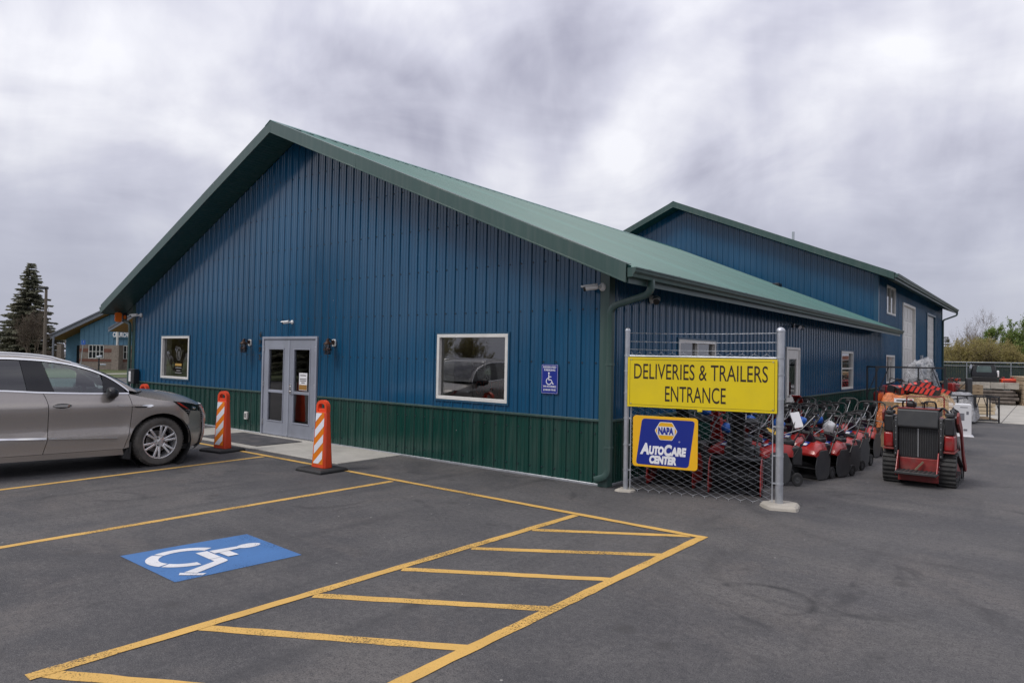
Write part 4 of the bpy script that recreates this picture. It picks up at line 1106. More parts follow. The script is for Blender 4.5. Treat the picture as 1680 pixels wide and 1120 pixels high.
ns = empty('autocare_sign', (.334, -.048, 0), FA, 'blue and yellow NAPA AutoCare Center sign below the yellow sign', 'sign')
X0_, Z0_, WN, HN = .108, .362, .862, .680
MB().prism(rrect(X0_, Z0_, X0_+WN, Z0_+HN, .045), pl, -.056, -.050).build('sign_board', GOLD, ns, bevel=.002)
nn = lambda a, b_: (X0_+a*WN, Z0_+b_*HN)
def round_poly(pts, r, n=5):
    o = []; N_ = len(pts)
    for i in range(N_):
        p0, p1, p2 = Vector(pts[i-1]), Vector(pts[i]), Vector(pts[(i+1) % N_])
        a = p1+(p0-p1).normalized()*r; c = p1+(p2-p1).normalized()*r
        for k in range(n+1): t = k/n; o.append(tuple(a*(1-t)**2+p1*2*t*(1-t)+c*t*t))
    return o
MB().prism(round_poly([nn(.055, .045), nn(.865, .045), nn(.955, .945), nn(.145, .945)], .045), pl, -.0575, -.0561).build('blue_field', SBLU, ns)
hx = [nn(.345, .725), nn(.425, .895), nn(.615, .895), nn(.695, .725), nn(.615, .545), nn(.425, .545)]
MB().prism(round_poly([(p[0], p[1]) for p in hx], .016, 3), pl, -.0588, -.0576).build('hexagon_badge', SWHT, ns)
hc = nn(.52, .722)
MB().prism(round_poly([(hc[0]+(p[0]-hc[0])*.94, hc[1]+(p[1]-hc[1])*.94) for p in hx], .016, 3), pl, -.0599, -.0589).build('hexagon_fill', GOLD, ns)
MB().prism([nn(.385, .64), nn(.655, .64), nn(.655, .81), nn(.385, .81)], pl, -.0608, -.0600).build('badge_band', SWHT, ns)
lettering('NAPA', SBLU, ns, (hc[0], -.0614, hc[1]+.002), FRONT, .1, fit=(.205, .098), bold=.006, depth=.0004)
p = nn(.255, .345); lettering('A', SWHT, ns, (p[0]-.055, -.0585, p[1]+.008), FRONT, .15, fit=(.125, .155), bold=.0085, depth=.0006, shear=.18)
lettering('UTO', SWHT, ns, (p[0]+.105, -.0585, p[1]-.006), FRONT, .12, fit=(.20, .118), bold=.0085, depth=.0006, shear=.15)
lettering('C', SWHT, ns, (p[0]+.258, -.0585, p[1]+.004), FRONT, .15, fit=(.105, .155), bold=.0085, depth=.0006, shear=.15)
lettering('ARE', SWHT, ns, (p[0]+.395, -.0585, p[1]-.006), FRONT, .12, fit=(.205, .118), bold=.0085, depth=.0006, shear=.15)
p = nn(.475, .155); lettering('CENTER', SWHT, ns, (p[0], -.0585, p[1]), FRONT, .12, fit=(.36, .112), bold=.0085, depth=.0006, shear=.15)
p = nn(.725, .53); lettering('®', SWHT, ns, (p[0], -.0585, p[1]), FRONT, .03, fit=(.02, .02), depth=.0006)

# reserved parking sign
rs = empty('reserved_parking_sign', (-.975, -.022, 1.257), 0, 'small blue reserved parking sign with white wheelchair symbol on the blue wall', 'sign')
MB().prism(rrect(-.15, 0, .15, .436, .02), pl, -.004, 0).build('sign_plate', SBLU, rs)
for q in (((-.143, .008), (.143, .0105)), ((-.143, .4255), (.143, .428)), ((-.143, .0105), (-.1405, .4255)), ((.1405, .0105), (.143, .4255))): MB().boxmm((q[0][0], -.0048, q[0][1]), (q[1][0], -.0041, q[1][1])).build('border_line', SWHT, rs)
for tx, z, w, h in (('RESERVED', .395, .235, .030), ('PARKING', .352, .20, .030), ('VAN ACCESSIBLE', .108, .24, .028), ('$100.00 FINE', .055, .225, .034)): lettering(tx, SWHT, rs, (0, -.005, z), FRONT, .05, fit=(w, h), bold=.0012, depth=.0005)
B = MB(); Z = -.0052
def ring2(cx, cz, r0, r1, a0, a1, n=18):
    for i in range(n):
        q = [(cx+r_*math.cos(rad(a)), Z, cz+r_*math.sin(rad(a))) for r_, a in ((r0, a0+(a1-a0)*i/n), (r1, a0+(a1-a0)*i/n), (r1, a0+(a1-a0)*(i+1)/n), (r0, a0+(a1-a0)*(i+1)/n))]; B.poly(q)
ring2(-.012, .185, .042, .054, 110, 350)
for q in (((-.022, .20), (-.008, .20), (-.008, .285), (-.022, .285)), ((-.007, .245), (.032, .245), (.032, .258), (-.007, .258)), ((-.022, .198), (.028, .198), (.028, .212), (-.007, .2125)), ((.028, .21), (.040, .205), (.062, .150), (.048, .147)), ((.049, .146), (.075, .158), (.078, .147), (.06, .138))): B.poly([(x, Z, z) for x, z in q])
B.poly([(-.014+.014*math.cos(k*math.pi/6), Z, .305+.014*math.sin(k*math.pi/6)) for k in range(12)]); B.build('wheelchair_symbol', SWHT, rs, fix=False)

# street number, black italic digits running down beside the door
hn = empty('street_number', (-8.80, -.022, 1.60), 0, 'black street number digits running down the wall beside the entrance', 'number')
for i, c in enumerate('4995'): lettering(c, BLKP, hn, (0, -.004, .58-.165*i), FRONT, .16, name='digit', fit=(.085, .125), bold=.004, depth=.004, shear=.25)

# wall lanterns
BRZ = pm('bronze_lantern_metal', (.045, .022, .014), .45, .5, var=.3, vs=14); SEED = glass_mat('seeded_lantern_glass', (.55, .48, .45), 1.6, .12)
def lantern(x, label):
    l = empty('wall_lantern', (x, -.02, 1.76), 0, label, 'lantern', 'lanterns beside the entrance doors')
    MB().prism(rrect(-.055, .17, .055, .31, .03), pl, -.028, 0).build('mounting_block', WHITE, l, bevel=.004)
    MB().cyl((0, -.028, .25), (0, -.05, .25), .05, 16, .04).build('back_plate', BRZ, l, smooth=40)
    MB().tube([(0, -.05, .25), (0, -.09, .30), (0, -.14, .315), (0, -.16, .29)], .011, 8).build('arm', BRZ, l, smooth=50)
    MB().lathe([(.085, .205), (.088, .215), (.06, .245), (.035, .27), (.03, .30), (.012, .315), (0, .335)], (0, -.16, 0), (0, 0, 1), 18).build('lantern_cap', BRZ, l, smooth=35)
    MB().lathe([(.06, .205), (.066, .12), (.055, .035), (.0, .03)], (0, -.16, 0), (0, 0, 1), 16).build('glass_jar', SEED, l, smooth=40)
    for k in range(6):
        a = 2*math.pi*k/6; MB().tube([(.078*math.cos(a), -.16+.078*math.sin(a), .207), (.078*math.cos(a), -.16+.078*math.sin(a), .10), (.06*math.cos(a), -.16+.06*math.sin(a), .02)], .005, 5).build('cage_rod', BRZ, l)
    MB().lathe([(.082, .10), (.086, .10), (.086, .115), (.082, .115)], (0, -.16, 0), (0, 0, 1), 18).build('cage_ring', BRZ, l)
    MB().lathe([(0, .01), (.065, .012), (.065, .024), (0, .026)], (0, -.16, 0), (0, 0, 1), 16).build('lantern_base', BRZ, l, smooth=30)
    MB().ball((0, -.16, .12), .025, 10, 7, (1, 1, 1.5)).build('bulb', SWHT, l, smooth=60)
lantern(-9.20, 'bronze lantern on white block next to the street number'); lantern(-6.16, 'bronze lantern on white block between the doors and the large window')

# security cameras
CAMW = pm('white_camera_shell', (.70, .70, .69), .35, var=.04)
def seccam(x, y, z, rz, tilt, label, wall=(0, -1, 0), scale=1.):
    c = empty('security_camera', (x, y, z), rz, label, 'camera'); c.scale = (scale,)*3
    MB().lathe([(0, .052), (.03, .05), (.055, .03), (.062, .012), (.062, 0)], (0, 0, 0), (0, -1, 0), 20).build('mount_base', CAMW, c, smooth=40)
    MB().tube([(0, -.045, 0), (-.02, -.08, -.01), (-.05, -.10, -.005)], .018, 10).build('swivel_arm', CAMW, c, smooth=50)
    d = Vector((-.86, -.42, tilt)).normalized(); a = Vector((-.03, -.095, .0)); e_ = a+d*.21
    B = MB(); B.tube([a-d*.01, a, a+d*.03, e_-d*.02, e_], [.02, .036, .040, .042, .041], 16); B.build('camera_body', CAMW, c, smooth=40)
    B = MB(); B.tube([e_-d*.03, e_+d*.004], [.0435, .0435], 16); B.build('lens_housing', BLKP, c, smooth=40)
    B = MB(); s_ = d.cross(Vector((0, 0, 1))).normalized(); u_ = s_.cross(d)
    B.loft([[p+u_*.047*math.cos(t)+s_*.05*math.sin(t) for t in [-1.2+.3*k for k in range(9)]]+[p+u_*.052*math.cos(t)+s_*.055*math.sin(t) for t in [1.2-.3*k for k in range(9)]] for p in (a, e_+d*.035)]); B.build('sun_shield', CAMW, c, smooth=40)
    return c
seccam(-.085, -.022, 2.80, 0, -.12, 'white bullet camera high on the wall above the reserved parking sign', scale=.95)
seccam(-7.60, -.022, 2.43, 0, -.10, 'white bullet camera above the entrance doors', scale=.7)
seccam(-14.75, -.022, 2.74, 0, -.10, 'white bullet camera by the far corner downspout and the orange hanging sign', scale=.95)
seccam(.022, 1.25, 2.72, rad(90), -.25, 'white bullet camera on the side wall behind the fence panel', scale=1.1)
fl = empty('flood_light', (.02, 8.64, 2.66), 0, 'small flood light over the white side door', 'lamp')
MB().boxmm((0, -.05, -.05), (.03, .05, .05)).build('mount_plate', GALV, fl, bevel=.004)
for s_ in (-1, 1):
    MB().tube([(.03, 0, 0), (.08, s_*.06, .0), (.11, s_*.10, -.01)], .012, 7).build('arm', GALV, fl); MB().tube([(.09, s_*.11, -.01), (.20, s_*.16, -.06)], [.03, .055], 12).build('lamp_head', GALV, fl, smooth=40)
ol = empty('wall_outlet', (-9.25, -.02, .37), 0, 'white weatherproof outlet cover low on the green wainscot', 'outlet')
MB().prism(rrect(-.055, -.085, .055, .085, .02), pl, -.05, 0).build('outlet_cover', WHITE, ol, bevel=.008); MB().prism(rrect(-.025, -.05, .025, .05, .01), pl, -.054, -.0505).build('outlet_window', pm('smoky_plastic', (.12, .12, .12), .2), ol)
db = empty('key_drop_box', (-14.93, -.03, .86), 0, 'black key drop box with white label by the far corner trim', 'box')
MB().boxmm((-.17, -.14, 0), (.17, 0, .40)).build('box_body', BLKP, db, bevel=.01); MB().boxmm((-.14, -.16, .36), (.14, -.141, .39)).build('drop_flap', BLKP, db, bevel=.004); MB().boxmm((-.145, -.1435, .06), (-.02, -.1405, .34)).build('paper_label', SWHT, db)
ORG = pm('bright_orange_plastic', (.80, .16, .012), .4, var=.06)
hs = empty('hanging_orange_sign', (-15.72, -.16, 2.56), 0, 'orange and black sign hanging under the eave at the far corner', 'sign')
B = MB(); B.prism(rrect(-.16, 0, .02, .27, .05), lambda u, v, w: (w, u, v), -.02, .02); B.build('orange_panel', ORG, hs, bevel=.006)
MB().prism(rrect(.035, 0, .16, .27, .04), lambda u, v, w: (w, u, v), -.02, .02).build('black_panel', BLKP, hs, bevel=.006)
MB().prism(rrect(.06, .06, .13, .20, .03), lambda u, v, w: (w, u, v), .0205, .024).build('orange_mark', ORG, hs)
for u in (-.1, .1): MB().cyl((0, u, .27), (0, u, .36), .004, 5).build('hanger_wire', GALV, hs)

# door mat, notice, neon sign behind the glass
mat_ = tag(MB().boxmm((-9.05, -1.22, .0165), (-6.85, -.22, .028)).build('door_mat', pm('grey_ribbed_mat', (.060, .060, .066), .9, var=.25, vs=3, bump=.5, bs=90, dirt=(.2, .18, .17), dirt_amt=.5, ds=2), bevel=.006), 'worn dark grey mat on the concrete before the double doors', 'mat')
nt_ = empty('door_notice', (-7.16, .004, 1.03), 0, 'white and brown paper notice behind the right door glass', 'notice'); nt_.location = (-7.19, -.006, 1.02)
MB().boxmm((-.14, -.002, 0), (.14, 0, .36)).build('paper', SWHT, nt_); MB().boxmm((-.135, -.0032, .01), (.135, -.0021, .115)).build('brown_band', pm('brown_print', (.30, .15, .03), .6), nt_)
for z, w in ((.30, .2), (.225, .22), (.19, .21), (.15, .12)): MB().boxmm((-w/2, -.0032, z), (w/2, -.0021, z+.016)).build('print_line', INK, nt_)
op = empty('open_neon_sign', (-2.25, .11, 1.16), 0, 'unlit red OPEN neon sign behind the large window', 'neon sign')
NEON = pm('unlit_red_neon', (.42, .09, .06), .3, var=.1)
for i, c in enumerate('OPEN'):
    x = -.30+.165*i
    st_ = {'O': [[(.06+.06*math.cos(a), .1+.1*math.sin(a)) for a in [2*math.pi*k/18 for k in range(19)]]], 'P': [[(0, 0), (0, .2), (.08, .2), (.12, .17), (.12, .13), (.08, .1), (0, .1)]], 'E': [[(.12, .2), (0, .2), (0, 0), (.12, 0)], [(0, .1), (.09, .1)]], 'N': [[(0, 0), (0, .2), (.12, 0), (.12, .2)]]}[c]
    B = MB()
    for s_ in st_: B.tube([(x+u, 0, v+.02) for u, v in s_], .008, 6)
    B.build('neon_letter', NEON, op, smooth=60)
MB().boxmm((-.34, .03, 0), (.36, .045, .25)).build('backing', BLKP, op)
rc = empty('red_display_stand', (-8.15, 1.1, .012), 0, 'tall red display column inside behind the left door', 'display')
MB().boxmm((-.16, -.16, 0), (.16, .16, 1.9)).build('column', pm('red_display', (.35, .02, .02), .5), rc, bevel=.01)
for x in (-3.9, -2.9): 
    r_ = empty('shelf_rack', (x, 2.2, .012), 0, 'dark shelving rack inside behind the large window', 'shelf', 'shelving racks inside the shop')
    for z in (.3, .9, 1.5, 2.0): MB().boxmm((-.42, -.22, z), (.42, .22, z+.03)).build('shelf', CARIN, r_)
    for a in (-.40, .40):
        for b_ in (-.2, .2): MB().boxmm((a-.015, b_-.015, 0), (a+.015, b_+.015, 2.1)).build('upright', CARIN, r_)
# window decal on the far window: white round emblem over three lines of print
dc = empty('window_decal', (-12.62, .02, 1.16), 0, 'round white emblem and lettering printed on the small window', 'decal')
B = MB(); 
for r0, r1 in ((.125, .132), (.098, .102)):
    for k in range(28):
        a, b_ = 2*math.pi*k/28, 2*math.pi*(k+1)/28; B.poly([(r0*math.cos(a), 0, .55+r0*1.25*math.sin(a)), (r1*math.cos(a), 0, .55+r1*1.25*math.sin(a)), (r1*math.cos(b_), 0, .55+r1*1.25*math.sin(b_)), (r0*math.cos(b_), 0, .55+r0*1.25*math.sin(b_))])
for x in (-.04, 0, .04): B.poly([(x-.006, 0, .46), (x+.006, 0, .46), (x+.006, 0, .62), (x-.006, 0, .62)])
B.build('emblem', pm('faded_decal', (.22, .22, .22), .6), dc, fix=False)
MB().boxmm((-.18, -.001, .24), (.16, 0, .30)).build('print_line', pm('amber_print', (.5, .3, .06), .5), dc)
for z, w in ((.18, .32), (.11, .22), (.05, .34)): MB().boxmm((-w/2, -.001, z), (w/2, 0, z+.022)).build('print_line', MATS['faded_decal'], dc)

# pale vertical blinds drawn to the side behind the two front windows
BLND = pm('beige_blind', (.46, .43, .37), .8, var=.08)
for x, z, h, lab in ((-3.27, 1.12, .98, 'beige vertical blind gathered at the edge of the large window'), (-13.43, 1.13, .97, 'beige vertical blind gathered at the edge of the small window')):
    bl = empty('window_blind', (x, .09, z), 0, lab, 'blind')
    for k in range(4): MB().box((k*.062, .01*(k % 2), h/2), (.07, .006, h), Matrix.Rotation(rad(28), 3, 'Z').to_euler()).build('slat', BLND, bl)
    MB().boxmm((-.03, -.015, h), (1.4, .02, h+.03)).build('head_rail', BLND, bl)
# orange channelizer panels on rubber bases
ORR = pm('orange_red_plastic', (.74, .060, .012), .42, var=.08, dirt=(.4, .2, .12), dirt_amt=.25); SHEETO = pm('orange_reflective_sheeting', (.82, .22, .010), .35, var=.05); SHEETW = pm('white_reflective_sheeting', (.74, .76, .82), .32, var=.04)
def channelizer(x, y, rz, label, group='orange channelizers along the walk'):
    c = empty('channelizer', (x, y, 0), rz, label, 'traffic panel', group)
    B = MB(); B.loft([[(a*.30*s, b_*.26*s, z) for a, b_ in ((-1,-1),(1,-1),(1,1),(-1,1))] for z, s in ((0, 1), (.035, 1), (.055, .9))]); B.build('rubber_base', BLKR, c, bevel=.008)
    # body: tapered hollow shell with grip hole
    def hw(z): return .164-.050*(z-.055)/1.03
    def hd(z): return .085-.045*(z-.055)/1.03
    B = MB(); rings = []
    for z in (.055, .35, .65, .90): rings.append([(a*hw(z), b_*hd(z), z) for a, b_ in ((-1,-.6),(-.85,-1),(.85,-1),(1,-.6),(1,.6),(.85,1),(-.85,1),(-1,.6))])
    B.loft(rings); B.build('panel_body', ORR, c, bevel=.008)
    # handle arch on top: two cheeks and a bow
    B = MB(); w0 = hw(.9); n = 12
    outer = [(-w0, .9)]+[(w0*math.cos(rad(180-15*k)), .975+.105*math.sin(rad(180-15*k))) for k in range(13)]+[(w0, .9)]
    inner = [(-w0*.62, .9)]+[(w0*.62*math.cos(rad(180-15*k)), .985+.045*math.sin(rad(180-15*k))) for k in range(13)]+[(w0*.62, .9)]
    f0 = [[(p[0], s*.036, p[1]) for p in outer] for s in (-1, 1)]; f1 = [[(p[0], s*.036, p[1]) for p in inner] for s in (-1, 1)]
    for i in range(14):
        B.poly([f0[0][i], f0[0][i+1], f1[0][i+1], f1[0][i]]); B.poly([f0[1][i], f1[1][i], f1[1][i+1], f0[1][i+1]])
        B.poly([f0[0][i], f0[1][i], f0[1][i+1], f0[0][i+1]]); B.poly([f1[0][i], f1[0][i+1], f1[1][i+1], f1[1][i]])
    B.build('grip_handle', ORR, c, smooth=40)
    MB().boxmm((-w0*.615, -.03, .901), (w0*.615, .03, .95)).build('panel_top', ORR, c, bevel=.004)
    # sheeting: orange field with white diagonals, lying on the leaning front face
    def fr(u, z, o): return (u, -hd(z)-o, z)
    def strip(name, poly, mat, o):
        B = MB(); a = [B.pt(fr(u, z, o)) for u, z in poly]; d = [B.pt(fr(u, z, o-.0012)) for u, z in poly]; B.face(a)
        for i in range(len(a)): B.face((a[i], d[i], d[(i+1) % len(a)], a[(i+1) % len(a)]))
        return B.build(name, mat, c)
    zA, zB, W_ = .11, .89, .100
    strip('orange_sheeting', [(-W_-.02, zA), (W_+.02, zA), (W_-.012, zB), (-W_+.012, zB)], SHEETO, .0022)
    k_ = 1.15; per = .245
    for i in range(-1, 5):
        z0 = zA-.10+i*per
        poly = [(-W_, z0), (W_, z0+2*W_*k_*.82), (W_, z0+2*W_*k_*.82+.125), (-W_, z0+.125)]
        poly = clip_poly(clip_poly(poly, 0, 1, zB-.01), 0, -1, -zA-.01)
        if len(poly) > 2: strip('white_stripe', poly, SHEETW, .0044)
    return c
channelizer(-3.87, -1.92, rad(2), 'orange channelizer with white diagonals standing between the doors and the large window')
channelizer(-6.84, -1.90, rad(8), 'orange channelizer with white diagonals standing at the nose of the parked car')
channelizer(-10.05, -1.9, rad(5), 'orange channelizer standing beyond the parked car, below the small window')
# ================================================================== SNOW BLOWERS, LOADER
TRED = pm('red_machine_paint', (.33, .016, .015), .34, var=.12, vs=5, dirt=(.22, .10, .08), dirt_amt=.3, ds=6, coat=.4)
TRED2 = pm('faded_red_paint', (.22, .022, .020), .5, var=.2, vs=8, dirt=(.14, .10, .085), dirt_amt=.6, ds=5)
DKG = pm('dark_grey_plastic', (.040, .042, .045), .48, var=.15, vs=9, dirt=(.12, .11, .10), dirt_amt=.3); TUBEB = pm('black_tube', (.018, .018, .019), .35, var=.1); BOLT = pm('zinc_bolt', (.45, .45, .46), .4, .8)
BLBAG = pm('blue_plastic', (.012, .10, .42), .35, var=.2, vs=12); WBAG = pm('clear_plastic_wrap', (.50, .51, .53), .28, var=.2, vs=14, bump=.5, bs=22); YELL = pm('yellow_label', (.70, .42, .02), .5, var=.05)
DKBL = pm('blue_decal', (.02, .06, .32), .4)
def bentpath(pts, r=.06, n=5):
    P = [Vector(p) for p in pts]; o = [P[0]]
    for i in range(1, len(P)-1):
        a = P[i]+(P[i-1]-P[i]).normalized()*r; c = P[i]+(P[i+1]-P[i]).normalized()*r
        for k in range(n+1): t = k/n; o.append(a*(1-t)**2+P[i]*2*t*(1-t)+c*t*t)
    return o+[P[-1]]
def small_wheel(parent, x, y, r, w, tread=False):
    h = empty('wheel', (x, y, r)); h.parent = parent
    MB().lathe([(r*.55,-w/2),(r*.9,-w/2),(r,-w*.3),(r,w*.3),(r*.9,w/2),(r*.55,w/2)], (0, 0, 0), (0, 1, 0), 24).build('tyre', BLKR, h, smooth=35)
    B = MB(); B.lathe([(0,-w*.35),(r*.2,-w*.45),(r*.25,-w*.3),(r*.56,-w*.38)], (0, 0, 0), (0, 1, 0), 16); B.lathe([(0,w*.45),(r*.2,w*.45),(r*.25,w*.3),(r*.56,w*.38)], (0, 0, 0), (0, 1, 0), 16)
    B.build('rim', DKG, h, smooth=30)
    if tread:
        B = MB()
        for k in range(20):
            for s_ in (-1, 1):
                a = 2*math.pi*(k+.25*s_)/20; c = Vector((math.cos(a)*r, s_*w*.22, math.sin(a)*r)); B.bar(c-Vector((0, w*.24, 0)), c+Vector((0, w*.24, 0)), r*.14, r*.12, (c.x, 0, c.z))
        B.build('tread', BLKR, h)['kind'] = 'stuff'
    return h
def single_stage():
    s = empty('snow_blower')
    side_ = [(.28,.015),(.345,.10),(.355,.22),(.31,.37),(.20,.47),(-.05,.47),(-.14,.30),(-.10,.08),(-.02,.015)]
    for y in (-.268, .256):
        MB().prism(side_, lambda u, v, w: (u, w, v), y, y+.012).build('side_plate', DKG, s, bevel=.006)
    B = MB(); arcp = [(.16+.20*math.cos(rad(a)), .20+.185*math.sin(rad(a))) for a in range(75, 291, 18)]
    rings = [[(u, y, v) for u, v in arcp]+[(u*.94+.01, y, v*.96+.01) for u, v in reversed(arcp)] for y in (-.2555, .2555)]
    B.loft(rings); B.build('auger_housing', BLKP, s, smooth=40)
    B = MB(); B.cyl((.16, -.255, .175), (.16, .255, .175), .018, 10); B.build('rotor_shaft', BOLT, s, smooth=40)
    for ph in (0, 180):
        B = MB(); rows = []
        for i in range(9):
            y = -.24+.48*i/8; tw = 26*(1-abs(i-4)/4)
            rows.append([B.pt((.16+r_*math.cos(rad(ph+tw+bend)), y, .175+r_*math.sin(rad(ph+tw+bend)))) for r_, bend in ((.02, 0), (.08, 8), (.135, 22))])
        for a, b_ in zip(rows, rows[1:]):
            for k in range(2): B.face((a[k], a[k+1], b_[k+1], b_[k]))
        B.build('paddle', BLKR, s, smooth=60)
    MB().boxmm((-.02, -.255, .008), (.03, .255, .03)).build('scraper_bar', DKG, s)
    # red shroud
    B = MB(); rings = []
    for x, hw, zb, zt, cr_ in ((.375,.262,.395,.425,.01),(.34,.272,.375,.475,.02),(.25,.270,.40,.525,.05),(.12,.245,.42,.575,.07),(-.02,.215,.42,.60,.07),(-.15,.18,.40,.59,.06),(-.26,.15,.40,.54,.04)):
        rings.append([(x,-hw,zb),(x,-hw*.99,zb+(zt-zb)*.45),(x,-hw*.80,zt-cr_*.35),(x,-hw*.38,zt),(x,hw*.38,zt),(x,hw*.80,zt-cr_*.35),(x,hw*.99,zb+(zt-zb)*.45),(x,hw,zb)])
    B.loft(rings); sh = B.build('shroud', TRED, s, smooth=24)
    MB().prism([(.27,.5305),(.14,.578),(.14,.5825),(.27,.535)], lambda u, v, w: (u, w, v), -.075, .035).build('decal', DKBL, sh); MB().prism([(.265,.536),(.20,.560),(.20,.562),(.265,.538)], lambda u, v, w: (u, w, v), -.06, .02).build('decal_text', SWHT, sh)
    for sy in (-1, 1): MB().prism([(.36,.40),(.355,.43),(.22,.50),(.21,.475)], lambda u, v, w: (u, sy*w, v), .2685, .2745).build('shroud_flare', TRED, sh)
    MB().boxmm((-.22,-.15,.56),(-.02,.15,.645)).build('engine_cover', BLKP, s, bevel=.03, seg=3)
    MB().boxmm((-.34,-.17,.28),(-.16,.17,.545)).build('engine_block', BLKP, s, bevel=.025)
    MB().cyl((-.12,.10,.64),(-.12,.10,.675),.035,14).build('fuel_cap', DKG, s, smooth=40)
    # discharge chute
    B = MB(); rings = []
    for k in range(7):
        t = k/6; c = Vector((.07+.02*t+.16*t*t, 0, .57+.20*t-.05*t*t)); w = .075-.006*t
        d = Vector((.25*t+.05, 0, 1-.75*t)).normalized(); n_ = Vector((d.z, 0, -d.x))
        rings.append([c+Vector((0,-w,0))-n_*w*.8, c+Vector((0,w,0))-n_*w*.8, c+Vector((0,w,0))+n_*w*.5*(1-t), c+Vector((0,-w,0))+n_*w*.5*(1-t)])
    B.loft(rings); B.build('chute', BLKP, s, bevel=.012)
    for y in (-.245, .245): small_wheel(s, -.23, y*.98, .095, .045)
    # handle: lower legs, upper loop, bail, chute rod
    lp = bentpath([(-.16,-.235,.40),(-.42,-.235,.74),(-.60,-.225,.98),(-.66,-.17,1.045),(-.66,.17,1.045),(-.60,.225,.98),(-.42,.235,.74),(-.16,.235,.40)], .07)
    MB().tube(lp, .0125, 8).build('handle', TUBEB, s, smooth=50)
    MB().tube(bentpath([(-.555,-.205,.95),(-.64,-.18,1.0),(-.68,-.13,1.065),(-.68,.13,1.065),(-.64,.18,1.0),(-.555,.205,.95)], .05), .006, 6).build('control_bail', TUBEB, s, smooth=50)
    MB().tube([(-.36,-.235,.665),(-.38,0,.70),(-.36,.235,.665)], .010, 6).build('handle_brace', TUBEB, s, smooth=50)
    MB().tube([(-.58,.05,1.0),(-.36,.04,.80),(-.02,.02,.70)], .006, 6).build('chute_rod', BOLT, s); MB().boxmm((-.63,-.05,.95),(-.55,.05,1.03)).build('control_box', BLKP, s, bevel=.012)
    for y in (-.235, .235): MB().cyl((-.30,y-.02,.585),(-.30,y+.02,.585),.022,10).build('handle_knob', BLKP, s, smooth=40)
    return s
def two_stage():
    s = empty('snow_thrower'); W2 = .33
    sp = [(.62,.03),(.66,.12),(.60,.42),(.46,.50),(.26,.50),(.16,.34),(.16,.12),(.24,.03)]
    for y in (-W2-.006, W2-.006): MB().prism(sp, lambda u, v, w: (u, w, v), y, y+.012).build('side_plate', TRED, s, bevel=.005)
    B = MB(); ar = [(.40+.25*math.cos(rad(a)), .27+.235*math.sin(rad(a))) for a in range(70, 286, 15)]
    B.loft([[(u, y, v) for u, v in ar]+[(u*.96+.016, y, v*.96+.011) for u, v in reversed(ar)] for y in (-W2+.0065, W2-.0065)]); B.build('auger_housing', BLKP, s, smooth=40)
    MB().cyl((.42,-W2+.01,.25),(.42,W2-.01,.25),.02,10).build('auger_shaft', BLKP, s)
    for sg in (-1, 1):
        B = MB(); rows = []
        for i in range(33):
            t = i/32; a = sg*t*4.2*math.pi; y = sg*(.05+.26*t)
            rows.append([B.pt((.42+r_*math.cos(a), y, .25+r_*math.sin(a))) for r_ in (.12, .19)])
        for a, b_ in zip(rows, rows[1:]): B.face((a[0], a[1], b_[1], b_[0]))
        B.build('auger_flight', BLKP, s, smooth=60)
    MB().lathe([(.0,0),(.17,0),(.17,.14),(.0,.14)], (.02,0,.27), (1,0,0), 20).build('impeller_housing', TRED, s, smooth=30)
    MB().box((.42,0,.25),(.11,.09,.13)).build('gear_case', BLKP, s, bevel=.02)
    for y in (-W2-.012, W2+.006): MB().boxmm((.26,y-.006,.0),(.52,y+.012,.09)).build('skid_shoe', BLKP, s, bevel=.006)
    MB().boxmm((-.52,-.17,.22),(.02,.17,.40)).build('drive_case', TRED, s, bevel=.015)
    B = MB(); B.boxmm((-.46,-.20,.40),(-.04,.20,.60)); B.boxmm((-.40,-.16,.60),(-.10,.16,.70)); B.build('engine', BLKP, s, bevel=.03, seg=3)
    MB().cyl((-.48,0,.52),(-.44,0,.52),.12,20).build('recoil_starter', BLKP, s, smooth=30)
    MB().boxmm((-.34,.205,.46),(-.12,.27,.60)).build('muffler', DKG, s, bevel=.02); MB().boxmm((-.36,-.16,.70),(-.14,.06,.78)).build('fuel_tank', BLKP, s, bevel=.03, seg=3); MB().cyl((-.25,-.05,.78),(-.25,-.05,.81),.03,12).build('fuel_cap', TRED, s)
    # chute
    MB().lathe([(.10,.0),(.115,.02),(.10,.04)], (.08,0,.46), (0,0,1), 18).build('chute_ring', BLKP, s)
    B = MB(); rings = []
    for k in range(9):
        t = k/8; c = Vector((.06+.02*t+.10*max(0, t-.55)**1.3*3, 0, .50+.46*t)); w = .085+.012*t; f_ = 1-.0*t
        rings.append([c+Vector((-.07, -w*.72, 0)), c+Vector((-.07, w*.72, 0)), c+Vector((.02, w, 0)), c+Vector((.085, w, 0)), c+Vector((.085, w-.008, 0)), c+Vector((.015, w-.010, 0)), c+Vector((-.058, w*.66, 0)), c+Vector((-.058, -w*.66, 0)), c+Vector((.015, -w+.010, 0)), c+Vector((.085, -w+.008, 0)), c+Vector((.085, -w, 0)), c+Vector((.02, -w, 0))])
    B.loft(rings); ch = B.build('chute', TRED, s, smooth=30)
    B = MB(); B.loft([[(x_, -.09, z_), (x_, .09, z_), (x_+.015, .09, z_-.02), (x_+.015, -.09, z_-.02)] for x_, z_ in ((-.02, .955), (.02, 1.06), (.10, 1.14), (.18, 1.17))]); B.build('deflector', TRED, ch)
    for y in (-.27, .27): small_wheel(s, -.32, y, .205, .13, True)
